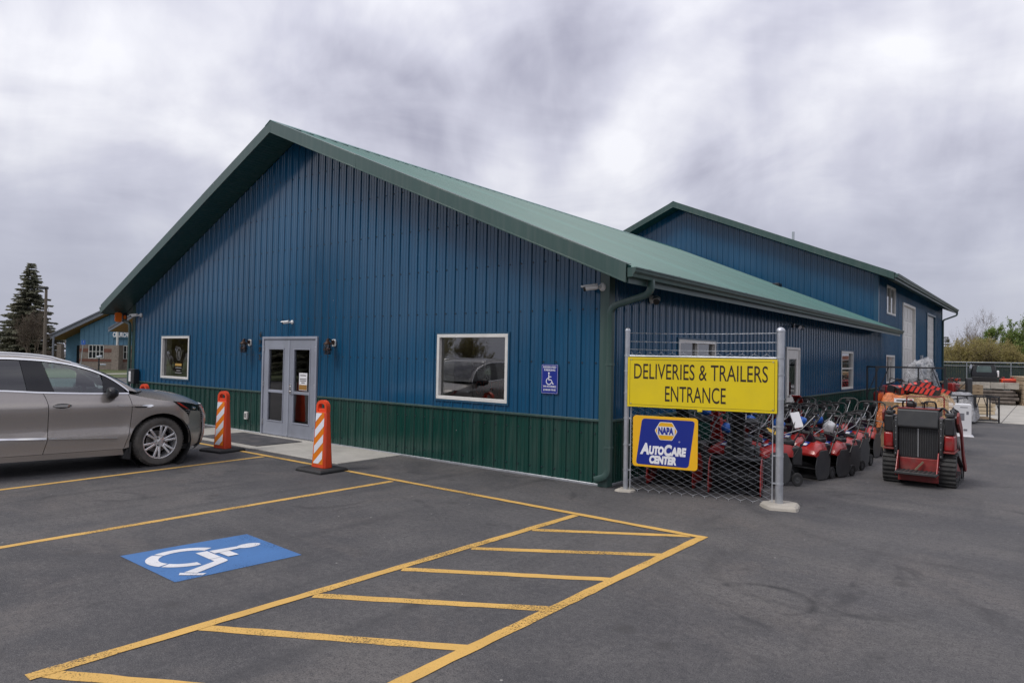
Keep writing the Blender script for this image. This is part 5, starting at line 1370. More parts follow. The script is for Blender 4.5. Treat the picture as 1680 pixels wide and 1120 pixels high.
    for sg in (-1, 1):
        MB().tube(bentpath([(-.48,sg*.19,.38),(-.80,sg*.23,.80),(-1.0,sg*.26,.92),(-1.22,sg*.27,.95)], .1), .014, 8).build('handlebar', TUBEB, s, smooth=50); MB().cyl((-1.08,sg*.268,.938),(-1.24,sg*.27,.952),.02,10).build('grip', BLKR, s, smooth=40)
        MB().tube([(-1.20,sg*.27,.99),(-1.05,sg*.265,1.03),(-.98,sg*.26,.96)], .006, 6).build('drive_lever', BLKP, s)
    MB().box((-.86,0,.90),(.16,.42,.06), Matrix.Rotation(rad(18), 3, 'Y').to_euler()).build('dash_panel', BLKP, s, bevel=.012)
    for y in (-.09, .03): MB().tube([(-.86,y,.92),(-.90,y,1.02)], .007, 6).build('shift_lever', BOLT, s); MB().ball((-.902,y,1.03), .02, 8, 6).build('lever_knob', BLKP, s, smooth=60)
    MB().tube([(-.84,-.02,.88),(-.40,.02,.74),(.0,.06,.56)], .007, 6).build('chute_rod', BOLT, s)
    return s
s0 = single_stage(); t0 = two_stage()
ORD = ['first', 'second', 'third', 'fourth', 'fifth', 'sixth', 'seventh', 'eighth']
U = [0, 0]
def put(proto, i, x, y, ang, label, group, sc=1.):
    o = proto if not U[i] else copy_tree(proto); U[i] = 1
    o.location = (x, y, 0); RJ = random.Random(int(x*1000)); o.rotation_euler = (0, 0, rad(ang+RJ.uniform(-6, 6))); o.scale = (.82*RJ.uniform(.95, 1.06), .85, RJ.uniform(.92, 1.07)) if i == 0 else (1, 1, RJ.uniform(.93, 1.04))
    tag(o, label, 'snow blower', group); return o
row = [(1.72,2.10,-146),(1.96,2.95,-104),(2.13,3.50,-105),(2.13,4.22,-105),(2.14,4.90,-104),(2.06,6.35,-98)]
for k, (x, y, a) in enumerate(row):
    lab = f'red single-stage snow blower, {ORD[k]} in the outer row from the fence post'
    put(s0, 0, x, y, a, lab, 'single-stage snow blowers in the outer row')
for k, (x, y, a) in enumerate([(1.36,2.75,-106),(1.48,3.62,-104),(1.50,4.45,-104),(1.50,5.4,-102),(1.30,1.95,-110)]):
    put(s0, 0, x, y, a, f'red single-stage snow blower, {ORD[k]} of the middle row between outer row and wall', 'single-stage snow blowers in the middle row')
for k, (x, y, a) in enumerate([(.98,2.15,-100),(1.02,3.15,-106),(1.05,4.1,-100),(1.08,5.0,-104),(1.15,5.95,-98),(1.62,6.2,-100)]):
    put(s0, 0, x, y, a, f'red single-stage snow blower, {ORD[k]} in the inner row near the wall machines', 'single-stage snow blowers in the inner row')
for k, (x, y, a) in enumerate([(.60,1.20,-88),(1.42,1.22,-80)]):
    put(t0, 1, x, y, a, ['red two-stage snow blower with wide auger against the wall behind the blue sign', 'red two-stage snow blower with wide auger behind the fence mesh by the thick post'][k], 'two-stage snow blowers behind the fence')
for k, (x, y, a) in enumerate([(.55,2.75,-100),(.60,4.05,-95),(.66,5.35,-100),(.75,6.55,-92)]):
    put(t0, 1, x, y, a, f'red two-stage snow blower with tall chute, {ORD[k]} along the side wall past the fence', 'two-stage snow blowers along the side wall')
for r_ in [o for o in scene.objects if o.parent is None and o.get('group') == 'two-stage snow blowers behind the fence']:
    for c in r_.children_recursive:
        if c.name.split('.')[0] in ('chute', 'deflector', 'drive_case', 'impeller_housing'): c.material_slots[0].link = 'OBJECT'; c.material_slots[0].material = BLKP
# loose packaging on the machines
def blob(name, c, r, sc, mat, label, cat, seed, group=None, amp=.28):
    B = MB(); B.ball((0, 0, 0), r, 18, 12, sc); rnd = random.Random(seed); off = Vector((rnd.random()*9, rnd.random()*9, rnd.random()*9))
    B.v = [tuple(Vector(v)*(1+amp*mnoise.noise(Vector(v)*(1.6/r)+off)+amp*.5*mnoise.noise(Vector(v)*(4/r)+off))) for v in B.v]
    o = B.build(name, mat, smooth=70); o.location = c; return tag(o, label, cat, group)
bags = [(1.45,2.95,.80,.12),(1.58,3.72,.80,.12),(1.05,1.75,.78,.11),(.62,2.0,1.0,.11),(.95,3.2,.98,.12),(1.25,2.2,.90,.10),(.80,4.55,1.02,.12),(1.62,4.6,.78,.11)]
for k, (x, y, z, r) in enumerate(bags):
    blob('blue_plastic_bag', (x, y, z), r*.74, (1, .8, .95), BLBAG, 'bright blue plastic bag of parts tied among the snow blower handles', 'bag', k, 'blue bags on the snow blowers')
B = MB(); B.box((0, 0, 0), (.03, .14, .26)); o = tag(B.build('paper_manual', SWHT, bevel=.003), 'white paper manual tied to the handle of the second outer snow blower', 'manual'); o.location = (1.66, 3.15, .86); o.rotation_euler = (rad(12), rad(-22), rad(-60))
o = blob('plastic_wrap', (1.86, 4.42, .66), .11, (1.0, .8, 1.1), WBAG, 'crumpled clear plastic wrap over the fourth outer snow blower', 'wrap', 21)
o = tag(MB().box((0, 0, 0), (.20, .16, .012)).build('yellow_tag', YELL), 'yellow warning card lying on an engine beside the fence post', 'card'); o.location = (1.44, 2.66, .69); o.rotation_euler = (rad(14), rad(20), rad(20))

# ---------------------------------------------------------------- stand-on compact loader
ld = empty('compact_loader', (3.325, 3.39, 0), rad(0), 'red and black stand-on compact track loader seen from its operator platform', 'loader')
LRED = pm('loader_red', (.32, .010, .011), .36, var=.18, vs=9, dirt=(.15, .09, .075), dirt_amt=.55, ds=8, coat=.3); TRK = pm('track_rubber', (.030, .030, .030), .75, var=.3, vs=8, dirt=(.10, .095, .09), dirt_amt=.5, ds=4, bump=.2)
def track(xc):
    t = empty('track', (xc, 0, 0)); t.parent = ld; W_ = .225
    path = [(.16,.012),(1.05,.012),(1.15,.05),(1.18,.12),(1.14,.20),(.40,.455),(.24,.485),(.12,.47),(.035,.40),(.012,.28),(.03,.12),(.075,.035)]
    pts = dens([(a, b_) for a, b_ in path]+[path[0]], 6)[:-1]
    B = MB(); n = len(pts); cx, cz = .45, .2
    def nrm(i):
        a, b_ = Vector(pts[i-1]), Vector(pts[(i+1) % n]); d = (b_-a).normalized(); return Vector((-d.y, d.x))*-1
    out = []; inn = []
    for i, p in enumerate(pts):
        nn_ = nrm(i); out.append((p[0], p[1])); inn.append((p[0]-nn_.x*.025, p[1]-nn_.y*.025))
    idx = [[B.pt((s_*W_/2, q[0], q[1])) for q in L_] for L_ in (out, inn) for s_ in (-1, 1)]
    for i in range(n):
        j = (i+1) % n; a, b_, c, d = idx
        B.face((a[i], a[j], b_[j], b_[i])); B.face((c[i], d[i], d[j], c[j])); B.face((a[i], c[i], c[j], a[j])); B.face((b_[i], b_[j], d[j], d[i]))
    B.build('belt', TRK, t, smooth=30)
    # lugs
    per = 0; P3 = [Vector(p) for p in pts]+[Vector(pts[0])]; acc = 0; lug = []; nxt = 0
    for i in range(n):
        seg = (P3[i+1]-P3[i]).length
        while nxt < acc+seg:
            q = P3[i].lerp(P3[i+1], (nxt-acc)/seg); lug.append((q, nrm(i))); nxt += .062
        acc += seg
    for q, nn_ in lug:
        c = Vector((0, q.x+nn_.x*.009, q.y+nn_.y*.009)); MB().bar(c-Vector((W_*.48, 0, 0)), c+Vector((W_*.48, 0, 0)), .026, .022, (0, nn_.x, nn_.y)).build('lug', TRK, t, bevel=.004)
    sg = 1 if xc > 0 else -1
    MB().prism([(.14,.08),(1.0,.07),(1.05,.13),(.40,.37),(.22,.40)], lambda u, v, w: (w, u, v), min(sg*.02, sg*.085), max(sg*.02, sg*.085)).build('track_frame', TRED2, t, bevel=.01)
    for y, z, r_ in ((.20,.34,.10),(1.04,.12,.085),(.30,.085,.055),(.52,.085,.055),(.74,.085,.055)):
        B = MB(); B.lathe([(.0,-.06),(r_,-.06),(r_,.06),(0,.06)], (sg*.04, y, z), (1, 0, 0), 18); B.build('roller', DKG, t, smooth=30)
    for k in range(4): MB().boxmm((min(sg*.085, sg*.093), .36+k*.14, .14), (max(sg*.085, sg*.093), .42+k*.14, .22-.02*k)).build('frame_slot', BLKP, t)
    return t
track(-.362); track(.362)
# chassis
MB().boxmm((-.245, .02, .12), (.245, 1.0, .40)).build('chassis', TRED2, ld, bevel=.01)
B = MB(); B.prism([(-.26,.40),(.25,.40),(.25,.86),(-.26,.86)], lambda u, v, w: (u, w, v), .04, .09); B.build('radiator_screen', BLKP, ld)
for k in range(17):
    x = -.24+.03*k; MB().boxmm((x-.004, .030, .425), (x+.004, .039, .835)).build('grille_bar', DKG, ld)
MB().boxmm((-.012, .022, .42), (.004, .0295, .84)).build('grille_divider', BOLT, ld)
B = MB(); B.loft([[(-.275,y0_,z),(.255,y0_,z),(.255,y0_+.16,z),(-.275,y0_+.16,z)] for z, y0_ in ((.845,-.02),(.87,-.045),(1.10,-.02),(1.125,.0))]); B.build('thigh_pad', DKG, ld, bevel=.015)
MB().boxmm((-.28, .0, 1.126), (.265, .20, 1.142)).build('console_edge', TRED2, ld, bevel=.004)
MB().boxmm((-.255, .10, .40), (.245, .85, .98)).build('engine_hood', TRED2, ld, bevel=.03)
MB().boxmm((-.25, .20, 1.0), (.245, .60, 1.14)).build('control_console', BLKP, ld, bevel=.02)
for sg in (-1, 1):
    xa, xb = sg*.335, sg*.435
    B = MB(); B.boxmm((min(sg*.322, sg*.452), -.015, .765), (max(sg*.322, sg*.452), .33, 1.02)); B.build('fuel_tank', BLKP, ld, bevel=.022, seg=3)
    B = MB(); B.boxmm((min(sg*.322, sg*.456), -.02, .535), (max(sg*.322, sg*.456), .33, .762)); B.build('side_pod', LRED, ld, bevel=.03, seg=3)
    MB().boxmm((min(sg*.315, sg*.46), -.01, .505), (max(sg*.315, sg*.46), .5, .534)).build('fender', TRED2, ld, bevel=.006)
    MB().boxmm((min(sg*.268, sg*.312), -.03, .42), (max(sg*.268, sg*.312), .14, 1.0)).build('tower_post', DKG, ld, bevel=.014, seg=3)
    B = MB(); B.prism([(-.02,.50),(.06,.50),(.06,.16),(-.22,.16),(-.22,.215)], lambda u, v, w: (w, u, v), min(sg*.252, sg*.266), max(sg*.252, sg*.266)); B.build('platform_bracket', LRED, ld, bevel=.003)
    # loader arm: rear pivot high, running forward and down
    B = MB(); P_ = [(.10,1.05),(.20,1.10),(.62,.86),(.95,.42),(1.25,.22),(1.30,.12),(1.18,.12),(.85,.34),(.55,.74),(.12,.93)]
    B.prism(P_, lambda u, v, w: (w, u, v), min(sg*.468, sg*.50), max(sg*.468, sg*.50)); B.build('loader_arm', TRED2, ld, bevel=.006)
    MB().tube([(sg*.40, .16, 1.0), (sg*.42, .17, 1.10), (sg*.40, .20, 1.12)], .03, 8).build('tank_cap', BLKP, ld, smooth=50)
    MB().tube(bentpath([(sg*.14-.075, .10, 1.14), (sg*.14-.075, .06, 1.245), (sg*.14+.075, .06, 1.245), (sg*.14+.075, .10, 1.14)], .05), .013, 8).build('hand_grip', BLKP, ld, smooth=50)
    MB().cyl((sg*.43, .24, .80), (sg*.43, .80, .50), .028, 10).build('lift_cylinder', ALU, ld, smooth=40)
    MB().boxmm((min(sg*.33, sg*.44), .05, 1.03), (max(sg*.33, sg*.44), .22, 1.09)).build('battery_cover', DKG, ld, bevel=.015)
MB().boxmm((-.27, -.28, .185), (.27, .02, .222)).build('operator_platform', DKG, ld, bevel=.006)
for k in range(9): MB().boxmm((-.25+k*.058, -.27, .2225), (-.225+k*.058, .01, .229)).build('tread_grip', BLKR, ld)
MB().boxmm((-.26, .0, .06), (.26, .06, .18)).build('rear_plate', TRED2, ld)
MB().bar((-.03, -.06, .235), (.07, -.02, .36), .03, .02).build('latch_lever', pm('worn_wood', (.20, .15, .10), .8), ld)
MB().tube(bentpath([(-.20, .32, 1.12), (-.20, .34, 1.30), (.29, .34, 1.31), (.29, .34, 1.04)], .03), .011, 6).build('guard_rail', TRED2, ld, smooth=50)
for k, (x, z) in enumerate(((.02, 1.20), (.08, 1.20))): MB().tube([(x, .25, 1.14), (x, .24, z)], .006, 6).build('control_lever', BLKP, ld); MB().ball((x, .24, z+.012), .018, 8, 6).build('lever_knob', BLKP, ld, smooth=60)
MB().boxmm((-.19, .22, 1.142), (-.06, .32, 1.22)).build('gauge_pod', BLKP, ld, bevel=.02)
for sg in (-1, 1):
    for z in (.46, .56, .66, .76, .86, .95): MB().cyl((sg*.290, -.031, z), (sg*.290, -.037, z), .008, 6).build('bolt_head', BOLT, ld)
    for y, z in ((-.16, .20), (-.08, .24), (.0, .30), (.03, .42)): MB().cyl((sg*.267, y, z), (sg*.273, y, z), .009, 6).build('bolt_head', BOLT, ld)
    MB().tube([(sg*.31, .02, .98), (sg*.33, -.02, .90), (sg*.316, -.035, .70), (sg*.30, -.04, .50), (sg*.25, .01, .42)], .010, 6).build('hydraulic_hose', BLKR, ld, smooth=60)
    MB().tube(bentpath([(sg*.38, .10, 1.02), (sg*.36, .06, 1.12), (sg*.30, .10, 1.16), (sg*.24, .18, 1.10)], .03), .016, 7).build('hydraulic_hose', BLKR, ld, smooth=60)
for k in range(4): MB().tube([(.36+.012*k, .30, .95), (.40+.012*k, .40, 1.14-.02*k), (.45, .46, 1.10-.02*k), (.455, .48, .78)], .018, 7).build('hydraulic_hose', BLKR, ld, smooth=60)
# ================================================================== YARD STOCK
CARD = pm('cardboard', (.30, .205, .12), .85, var=.12, vs=3); WOODP = pm('pallet_wood', (.30, .22, .14), .85, var=.25, vs=6, sx=(1, 8, 8)); STLB = pm('black_crate_steel', (.018, .018, .020), .5, var=.15)
def film(name, col, alpha_lo, alpha_hi, rough=.22):
    t = NT(name); n = t.noise(7, 5, .6, dist=1.2); t.b.inputs['Roughness'].default_value = rough
    t.l(t.mix(t.ramp(n, [(.3, 0.), (.7, 1.)]), tuple(k*.7 for k in col), col), t.b.inputs['Base Color'])
    t.bump(t.noise(9, 5, .65, dist=1.5), .8, .03); t.mask_alpha(t.ramp(n, [(.3, alpha_lo), (.7, alpha_hi)])); MATS[name] = t.m; return t.m
OFILM = film('orange_stretch_film', (.85, .25, .07), .35, .95); CFILM = film('clear_stretch_film', (.52, .53, .56), .12, .7); AFILM = film('amber_film', (.70, .46, .22), .12, .75)
WCART = pm('white_carton', (.68, .68, .70), .7, var=.04)
def drape(name, mat, parent, x0, x1, y0, y1, ztop, zbot, seed, bulge=.05, n=22):
    """sheet lying over a load: wrinkled top and hanging sides"""
    B = MB(); rows = []
    off = Vector((seed*3.1, seed*1.7, 0))
    for j in range(n+1):
        r = []
        for i in range(n+1):
            u, v = i/n, j/n
            eu, ev = min(u, 1-u), min(v, 1-v); e_ = min(eu, ev)
            x = x0+(x1-x0)*(.5+(u-.5)*1.0); y = y0+(y1-y0)*v
            k = min(1, e_/.16); z = zbot+(ztop-zbot)*(k**.55)
            nz = mnoise.noise(Vector((x*2.6, y*2.6, z))+off)*bulge+mnoise.noise(Vector((x*8, y*8, z*3))+off)*bulge*.45
            cx, cy = (x0+x1)/2, (y0+y1)/2; q = 1+.06*(1-k)
            r.append(B.pt((cx+(x-cx)*q+nz*.6, cy+(y-cy)*q+nz*.4, z+nz)))
        rows.append(r)
    for a, b_ in zip(rows, rows[1:]):
        for k in range(n): B.face((a[k], a[k+1], b_[k+1], b_[k]))
    return B.build(name, mat, parent, smooth=60)
def pallet(parent, x0, x1, y0, y1):
    for k in range(5):
        xa = x0+(x1-x0-.10)*k/4; MB().boxmm((xa, y0, .11), (xa+.10, y1, .132)).build('deck_board', WOODP, parent); 
    for k in range(3):
        ya = y0+(y1-y0-.09)*k/2; MB().boxmm((x0, ya, .022), (x1, ya+.09, .11)).build('stringer', WOODP, parent)
    for k in (0, 1): MB().boxmm((x0+(x1-x0-.1)*k, y0, 0), (x0+(x1-x0-.1)*k+.1, y1, .022)).build('bottom_board', WOODP, parent)
pa = empty('wrapped_pallet', (2.10, 7.30, 0), rad(4), 'pallet of cartons under torn orange film behind the compact loader', 'pallet')
pallet(pa, 0, 1.22, 0, 1.1)
MB().boxmm((.02, .03, .134), (.66, 1.05, .62)).build('carton', CARD, pa, bevel=.006); MB().boxmm((.68, .05, .134), (1.20, 1.05, .60)).build('carton', CARD, pa, bevel=.006); MB().boxmm((.03, .04, .622), (1.18, 1.0, 1.02)).build('carton', CARD, pa, bevel=.006)
MB().boxmm((-.005, -.005, .60), (-.001, .9, 1.18)).build('red_side_sheet', ORG, pa)
drape('orange_film', OFILM, pa, -.03, .62, -.03, 1.12, 1.16, .50, 3, .07); drape('amber_film', AFILM, pa, .40, 1.26, -.02, 1.1, 1.17, .98, 8, .09); drape('amber_film', AFILM, pa, .2, 1.2, -.05, .35, 1.12, .62, 17, .08)
SRED = pm('red_print', (.62, .045, .03), .5, var=.08)
for k, (x, y, z, a, tx, L_) in enumerate(((.55,.55,1.32,24,-14,.66),(.72,.35,1.26,-12,10,.6),(.35,.75,1.24,40,6,.6),(.88,.62,1.28,15,18,.62))):
    c = empty('striped_carton', (2.10+x, 7.30+y, z), rad(a), f'long red and black striped carton lying on the orange-wrapped pallet', 'carton', 'striped cartons on the wrapped pallet'); c.rotation_euler = (rad(6*(-1)**k), rad(tx), rad(a))
    MB().boxmm((-L_/2, -.13, -.07), (L_/2, .13, .07)).build('carton_body', BLKP, c, bevel=.004)
    for q in range(6):
        u = -L_/2+.03+q*(L_-.06)/6; MB().prism([(u, -.06), (u+.055, -.06), (u+.095, .06), (u+.04, .06)], lambda a_, b_, w: (a_, w, b_), -.1325, -.1305).build('red_stripe', SRED, c); MB().prism([(u, -.12), (u+.055, -.12), (u+.095, .12), (u+.04, .12)], lambda a_, b_, w: (a_, b_, w), .0705, .0722).build('red_stripe', SRED, c)
MB().boxmm((.28, -.032, 1.02), (.62, -.026, 1.10)).build('white_label', SWHT, pa); MB().boxmm((.55, -.0345, 1.03), (.60, -.0322, 1.09)).build('label_mark', SRED, pa); MB().boxmm((.32, -.0345, 1.045), (.49, -.0322, 1.07)).build('label_print', INK, pa)
# white appliance carton
wb = empty('white_carton', (2.98, 12.45, 0), rad(8), 'tall white printed carton standing right of the loader', 'carton')
MB().boxmm((-.29, -.30, .0), (.29, .30, .80)).build('carton_body', WCART, wb, bevel=.006)
for s_ in (0,):
    for (x, z, w, h) in ((-.2, .70, .12, .03), (.05, .72, .16, .02), (-.18, .52, .05, .05), (.02, .40, .12, .18), (-.2, .22, .06, .06), (.12, .14, .08, .05), (-.05, .10, .04, .06), (.18, .55, .05, .08)):
        MB().boxmm((x, -.3025, z), (x+w, -.3005, z+h)).build('print_mark', pm('grey_print', (.16, .16, .18), .7), wb)
for (y, z, w, h) in ((-.2, .65, .12, .03), (.0, .5, .1, .1), (-.1, .2, .06, .06)): MB().boxmm((.2905, y, z), (.2925, y+w, z+h)).build('print_mark', MATS['grey_print'], wb)
MB().poly and None
B = MB(); B.boxmm((-.30, -.36, .0), (.34, .30, .012)); B.build('slip_sheet', WCART, wb)
# steel shipping crates
def crate(name, loc, rz, W_, D_, H_, label, diag=True, r=.02, group='steel shipping crates in the yard'):
    c = empty(name, loc, rad(rz), label, 'crate', group)
    for x in (0, W_):
        for y in (0, D_): MB().boxmm((x-r, y-r, 0), (x+r, y+r, H_)).build('corner_post', STLB, c)
    for z in (.08, H_-r):
        for y in (0, D_): MB().boxmm((r, y-r, z-r), (W_-r, y+r, z+r)).build('rail', STLB, c)
        for x in (0, W_): MB().boxmm((x-r, r, z-r), (x+r, D_-r, z+r)).build('rail', STLB, c)
    if diag:
        for y in (0, D_):
            MB().bar((r, y, H_*.55), (W_*.18, y, H_-r*2), .02, .02).build('brace', STLB, c); MB().bar((W_-r, y, H_*.55), (W_*.82, y, H_-r*2), .02, .02).build('brace', STLB, c)
        for x in (W_*.62,): MB().boxmm((x-r*.8, -r*.8, .1), (x+r*.8, r*.8, H_-2*r)).build('upright', STLB, c)
    for k in range(5): MB().boxmm((.03, .05+k*(D_-.15)/4, .102), (W_-.03, .12+k*(D_-.15)/4, .122)).build('floor_slat', WOODP, c)
    return c
def machine_lump(name, loc, rz, sz, label, seed, cat='machine', wrap=True):
    """crated engine-powered machine: body, hood, seat, wheels, bars, film"""
    m_ = empty(name, loc, rad(rz), label, cat); x, y, z = sz; rnd = random.Random(seed)
    MB().boxmm((x*.1, y*.12, z*.22), (x*.9, y*.88, z*.46)).build('frame', BLKP, m_, bevel=.03)
    MB().boxmm((x*.12, y*.2, z*.46), (x*.5, y*.8, z*.80)).build('engine_cover', TRED, m_, bevel=.06, seg=3)
    MB().boxmm((x*.55, y*.25, z*.46), (x*.82, y*.75, z*.62)).build('seat', BLKP, m_, bevel=.05, seg=3); MB().boxmm((x*.80, y*.25, z*.5), (x*.88, y*.75, z*.95)).build('seat_back', BLKP, m_, bevel=.04, seg=3)
    for u in (.2, .8):
        for v in (.08, .92): w = small_wheel(m_, x*u, y*v, z*.24, .14, False)
    for k in range(6): MB().tube(bentpath([(x*rnd.uniform(.1, .9), y*rnd.uniform(.1, .9), z*.4), (x*rnd.uniform(.1, .9), y*rnd.uniform(.1, .9), z*.95), (x*rnd.uniform(.1, .9), y*rnd.uniform(.1, .9), z*.8)], .08), .014, 6).build('control_bar', TUBEB, m_)
    return m_
crate('steel_crate', (1.22, 11.9, 0), 22, 1.60, 1.1, 1.72, 'tall black steel crate against the wall behind the orange-wrapped pallet')
machine_lump('crated_mower', (1.30, 12.0, .13), 22, (1.4, .9, 1.35), 'dark red and black mower inside the tall black crate', 4, 'mower')
wr = drape('film_cover', CFILM, None, 1.75, 2.40, 12.7, 13.6, 1.86, 1.05, 5, .16); tag(wr, 'crumpled clear film over the load behind the tall crate', 'wrap')
crate('steel_crate', (3.0, 17.55, 0), 18, .62, 1.2, .82, 'low open black steel crate on the concrete pad edge', diag=True)
crate('steel_crate', (1.9, 16.6, 0), 14, 1.15, 1.3, .86, 'low black steel crate holding a film-wrapped machine', diag=True)
machine_lump('wrapped_mower', (1.98, 16.7, .13), 14, (1.0, 1.1, .62), 'mower under grey film in the low crate', 9, 'mower')
GFILM = film('grey_stretch_film', (.40, .40, .42), .55, .95); wr = drape('film_cover', GFILM, None, 1.95, 3.05, 16.7, 18.0, .90, .10, 11, .07); tag(wr, 'grey translucent film draped over the low crated mower', 'wrap')
for k, (x, y, rz) in enumerate(((1.55, 20.2, 10), (1.95, 22.4, -20), (1.0, 23.2, 30))):
    machine_lump('parked_mower', (x-.6, y, .02), rz, (1.2, .8, 1.35), ['red and black mower standing beyond the tall crate', 'mower with tangled bars beside the log trailer', 'mower parked by the white overhead door'][k], 30+k, 'mower')
# more stock between the crates and the trailer
for k, (x, y, n_, lab) in enumerate(((1.75, 24.6, 7, 'tall stack of empty wooden pallets beside the log trailer'), (.55, 26.6, 5, 'shorter stack of empty wooden pallets by the workshop wall'))):
    st_ = empty('pallet_stack', (x, y, .02), rad(14-20*k), lab, 'pallets', 'pallet stacks in the yard')
    for q in range(n_):
        for b_ in range(5): MB().boxmm((b_*.22, 0, .115+q*.14), (b_*.22+.12, 1.0, .135+q*.14)).build('deck_board', WOODP, st_)
        for b_ in range(3): MB().boxmm((0, b_*.45, q*.14+.001), (1.0, b_*.45+.09, .1145+q*.14)).build('stringer', WOODP, st_)
lb = empty('lumber_pile', (1.75, 21.2, .02), rad(10), 'low pile of pale planks behind the film-wrapped crate', 'lumber'); LUMB0 = pm('new_lumber', (.48, .39, .27), .85, var=.12, vs=4)
for q in range(3):
    for b_ in range(5): MB().boxmm((random.uniform(0, .1), b_*.16, .02+q*.13), (1.5+random.uniform(-.1, .1), b_*.16+.14, .13+q*.13)).build('plank', LUMB0, lb)
tp = drape('tarp', pm('tan_tarp', (.42, .35, .26), .7, var=.15, bump=.3, bs=20), None, 1.8, 3.1, 22.4, 23.6, .62, .05, 23, .09); tag(tp, 'tan tarp thrown over a low load by the plank pile', 'tarp')
for k, (x, y, rz) in enumerate(((.35, 18.9, 5), (.5, 14.6, 8))):
    machine_lump('stored_mower', (x, y, .02), rz, (1.2, .85, 1.15), ['red mower stored against the workshop wall beyond the pad', 'red mower stored against the shop wall behind the tall crate'][k], 50+k, 'mower')
# log trailer
LOGB = pm('weathered_board', (.42, .39, .34), .9, var=.3, vs=3, sx=(1, 6, 6), dirt=(.12, .10, .08), dirt_amt=.7, ds=3); BARK = pm('grey_bark', (.12, .10, .085), .95, var=.5, vs=5, bump=.6, bs=25); LUMB = pm('pale_lumber', (.46, .36, .24), .85, var=.12, vs=4)
tr = empty('log_trailer', (1.05, 29.4, 0), rad(12), 'weathered flat trailer with pale side boards and grey logs below the deck edge', 'trailer')
MB().boxmm((0, 0, .86), (2.75, 4.5, .92)).build('deck', WOODP, tr)
for k in range(5): MB().boxmm((.02+k*.545, -.035, .72), (.555+k*.545, 0, 1.02)).build('side_board', LOGB, tr, bevel=.012)
for y in (.2, 2.2, 4.2): MB().boxmm((.05, y, .76), (2.7, y+.1, .86)).build('cross_member', STLB, tr)
for x in (.35, 2.3):
    for y in (1.9, 2.75): small_wheel(tr, x, y, .34, .22, False)
for k in range(8):
    z = .13+.155*(k // 2); y = -.30+.26*(k % 2)+.05*(k // 2); xa = random.uniform(-.1, .25); xb = random.uniform(2.45, 2.8)
    MB().tube([(xa, y, z), ((xa+xb)/2, y+random.uniform(-.04, .04), z+random.uniform(-.015, .015)), (xb, y, z)], [.085, .08, .075], 9).build('log', BARK, tr, smooth=50)
for k in range(6): MB().boxmm((2.85, -.3, .12+k*.2), (3.7, 2.6, .30+k*.2)).build('lumber_beam', LUMB, tr, bevel=.01)
MB().boxmm((2.80, -.2, 0), (3.72, 2.5, .11)).build('bearer', WOODP, tr)
uv = empty('utility_vehicle', (1.82, 31.0, .93), rad(10), 'dark enclosed cab of a utility vehicle standing on the trailer', 'utility vehicle')
B = MB(); B.loft([[(.06,0,.0),(1.0,0,.0),(1.0,1.3,.0),(.06,1.3,.0)],[(.0,-.03,.45),(1.06,-.03,.45),(1.06,1.3,.45),(0,1.3,.45)],[(.10,.08,.92),(.96,.08,.92),(.96,1.15,.92),(.10,1.15,.92)]]); B.build('cab', GLOSSB, uv, bevel=.05, seg=3)
MB().prism([(.20,.42),(.86,.42),(.80,.82),(.26,.82)], lambda u, v, w: (u, w, v), -.012, .03).build('rear_window', pm('cab_glass', (.10,.14,.14), .08), uv, bevel=.02); MB().boxmm((.02,-.10,.02),(1.04,-.035,.30)).build('tailgate', BLKP, uv, bevel=.02)
MB().boxmm((.05,.05,.93),(1.0,1.2,.985)).build('cab_roof', BLKP, uv, bevel=.03); MB().boxmm((1.05,.1,.3),(1.14,.25,.62)).build('side_tank', SWHT, uv, bevel=.03)
rm = empty('red_implement', (3.02, 31.2, .93), rad(10), 'long red implement lying on the trailer beside the dark cab', 'implement')
MB().boxmm((0,0,0),(.95,.8,.24)).build('implement_body', ORR, rm, bevel=.04); MB().boxmm((.05,-.06,.06),(.9,0,.16)).build('implement_lip', TRED2, rm, bevel=.01)
for x in (.1, .45, .8): MB().boxmm((x-.03,.1,.24),(x+.03,.7,.32)).build('rib', TRED, rm)
o = tag(MB().boxmm((.95,30.6,.93),(1.40,31.3,1.14)).build('orange_bin', ORR, bevel=.05, seg=3), 'low orange bin at the trailer end beside the dark cab', 'bin')
# yard boundary fence with dark slats
SLAT = pm('dark_green_slats', (.018, .034, .030), .6, var=.2); DGALV = pm('dull_galvanised', (.26, .28, .30), .55, .5, var=.15); fx = empty('boundary_fence', (-14, 46.5, 0), 0, 'long chain-link boundary fence with dark slats and pale rails beyond the yard', 'fence')
for k in range(19):
    x = k*2.4; MB().cyl((x, 0, 0), (x, 0, 2.0), .035, 8).build('post', DGALV, fx, smooth=40)
MB().cyl((0, 0, 1.97), (43.2, 0, 1.97), .03, 8).build('top_rail', DGALV, fx); MB().cyl((0, -.02, 1.72), (43.2, -.02, 1.72), .02, 8).build('mid_rail', DGALV, fx)
B = MB()
for k in range(430): B.boxmm((.04+k*.1, .02, .05), (.04+k*.1+.088, .026, 1.90+.02*(k % 3)))
o = B.build('slats', SLAT, fx); o['kind'] = 'stuff'
for k in (5, 8, 11): MB().cyl((k*2.4, -.03, 1.95), (k*2.4+1.5, -.03, .2), .02, 6).build('brace', DGALV, fx)
for k in range(2):
    B = MB(); B.boxmm((0, 0, 0), (9, 6, 2.3)); B.prism([(0, 2.3), (9, 2.3), (4.5, 4.0)], lambda u, v, w: (u, w, v), -.4, 6.4)
tag(MB().boxmm((6.2, 60, 0), (14, 66, 2.4)).build('brick_shed', pm('red_brick_far', (.22, .10, .075), .9, var=.2, vs=2), bevel=.01), 'low brick outbuilding partly seen behind the boundary fence', 'building')
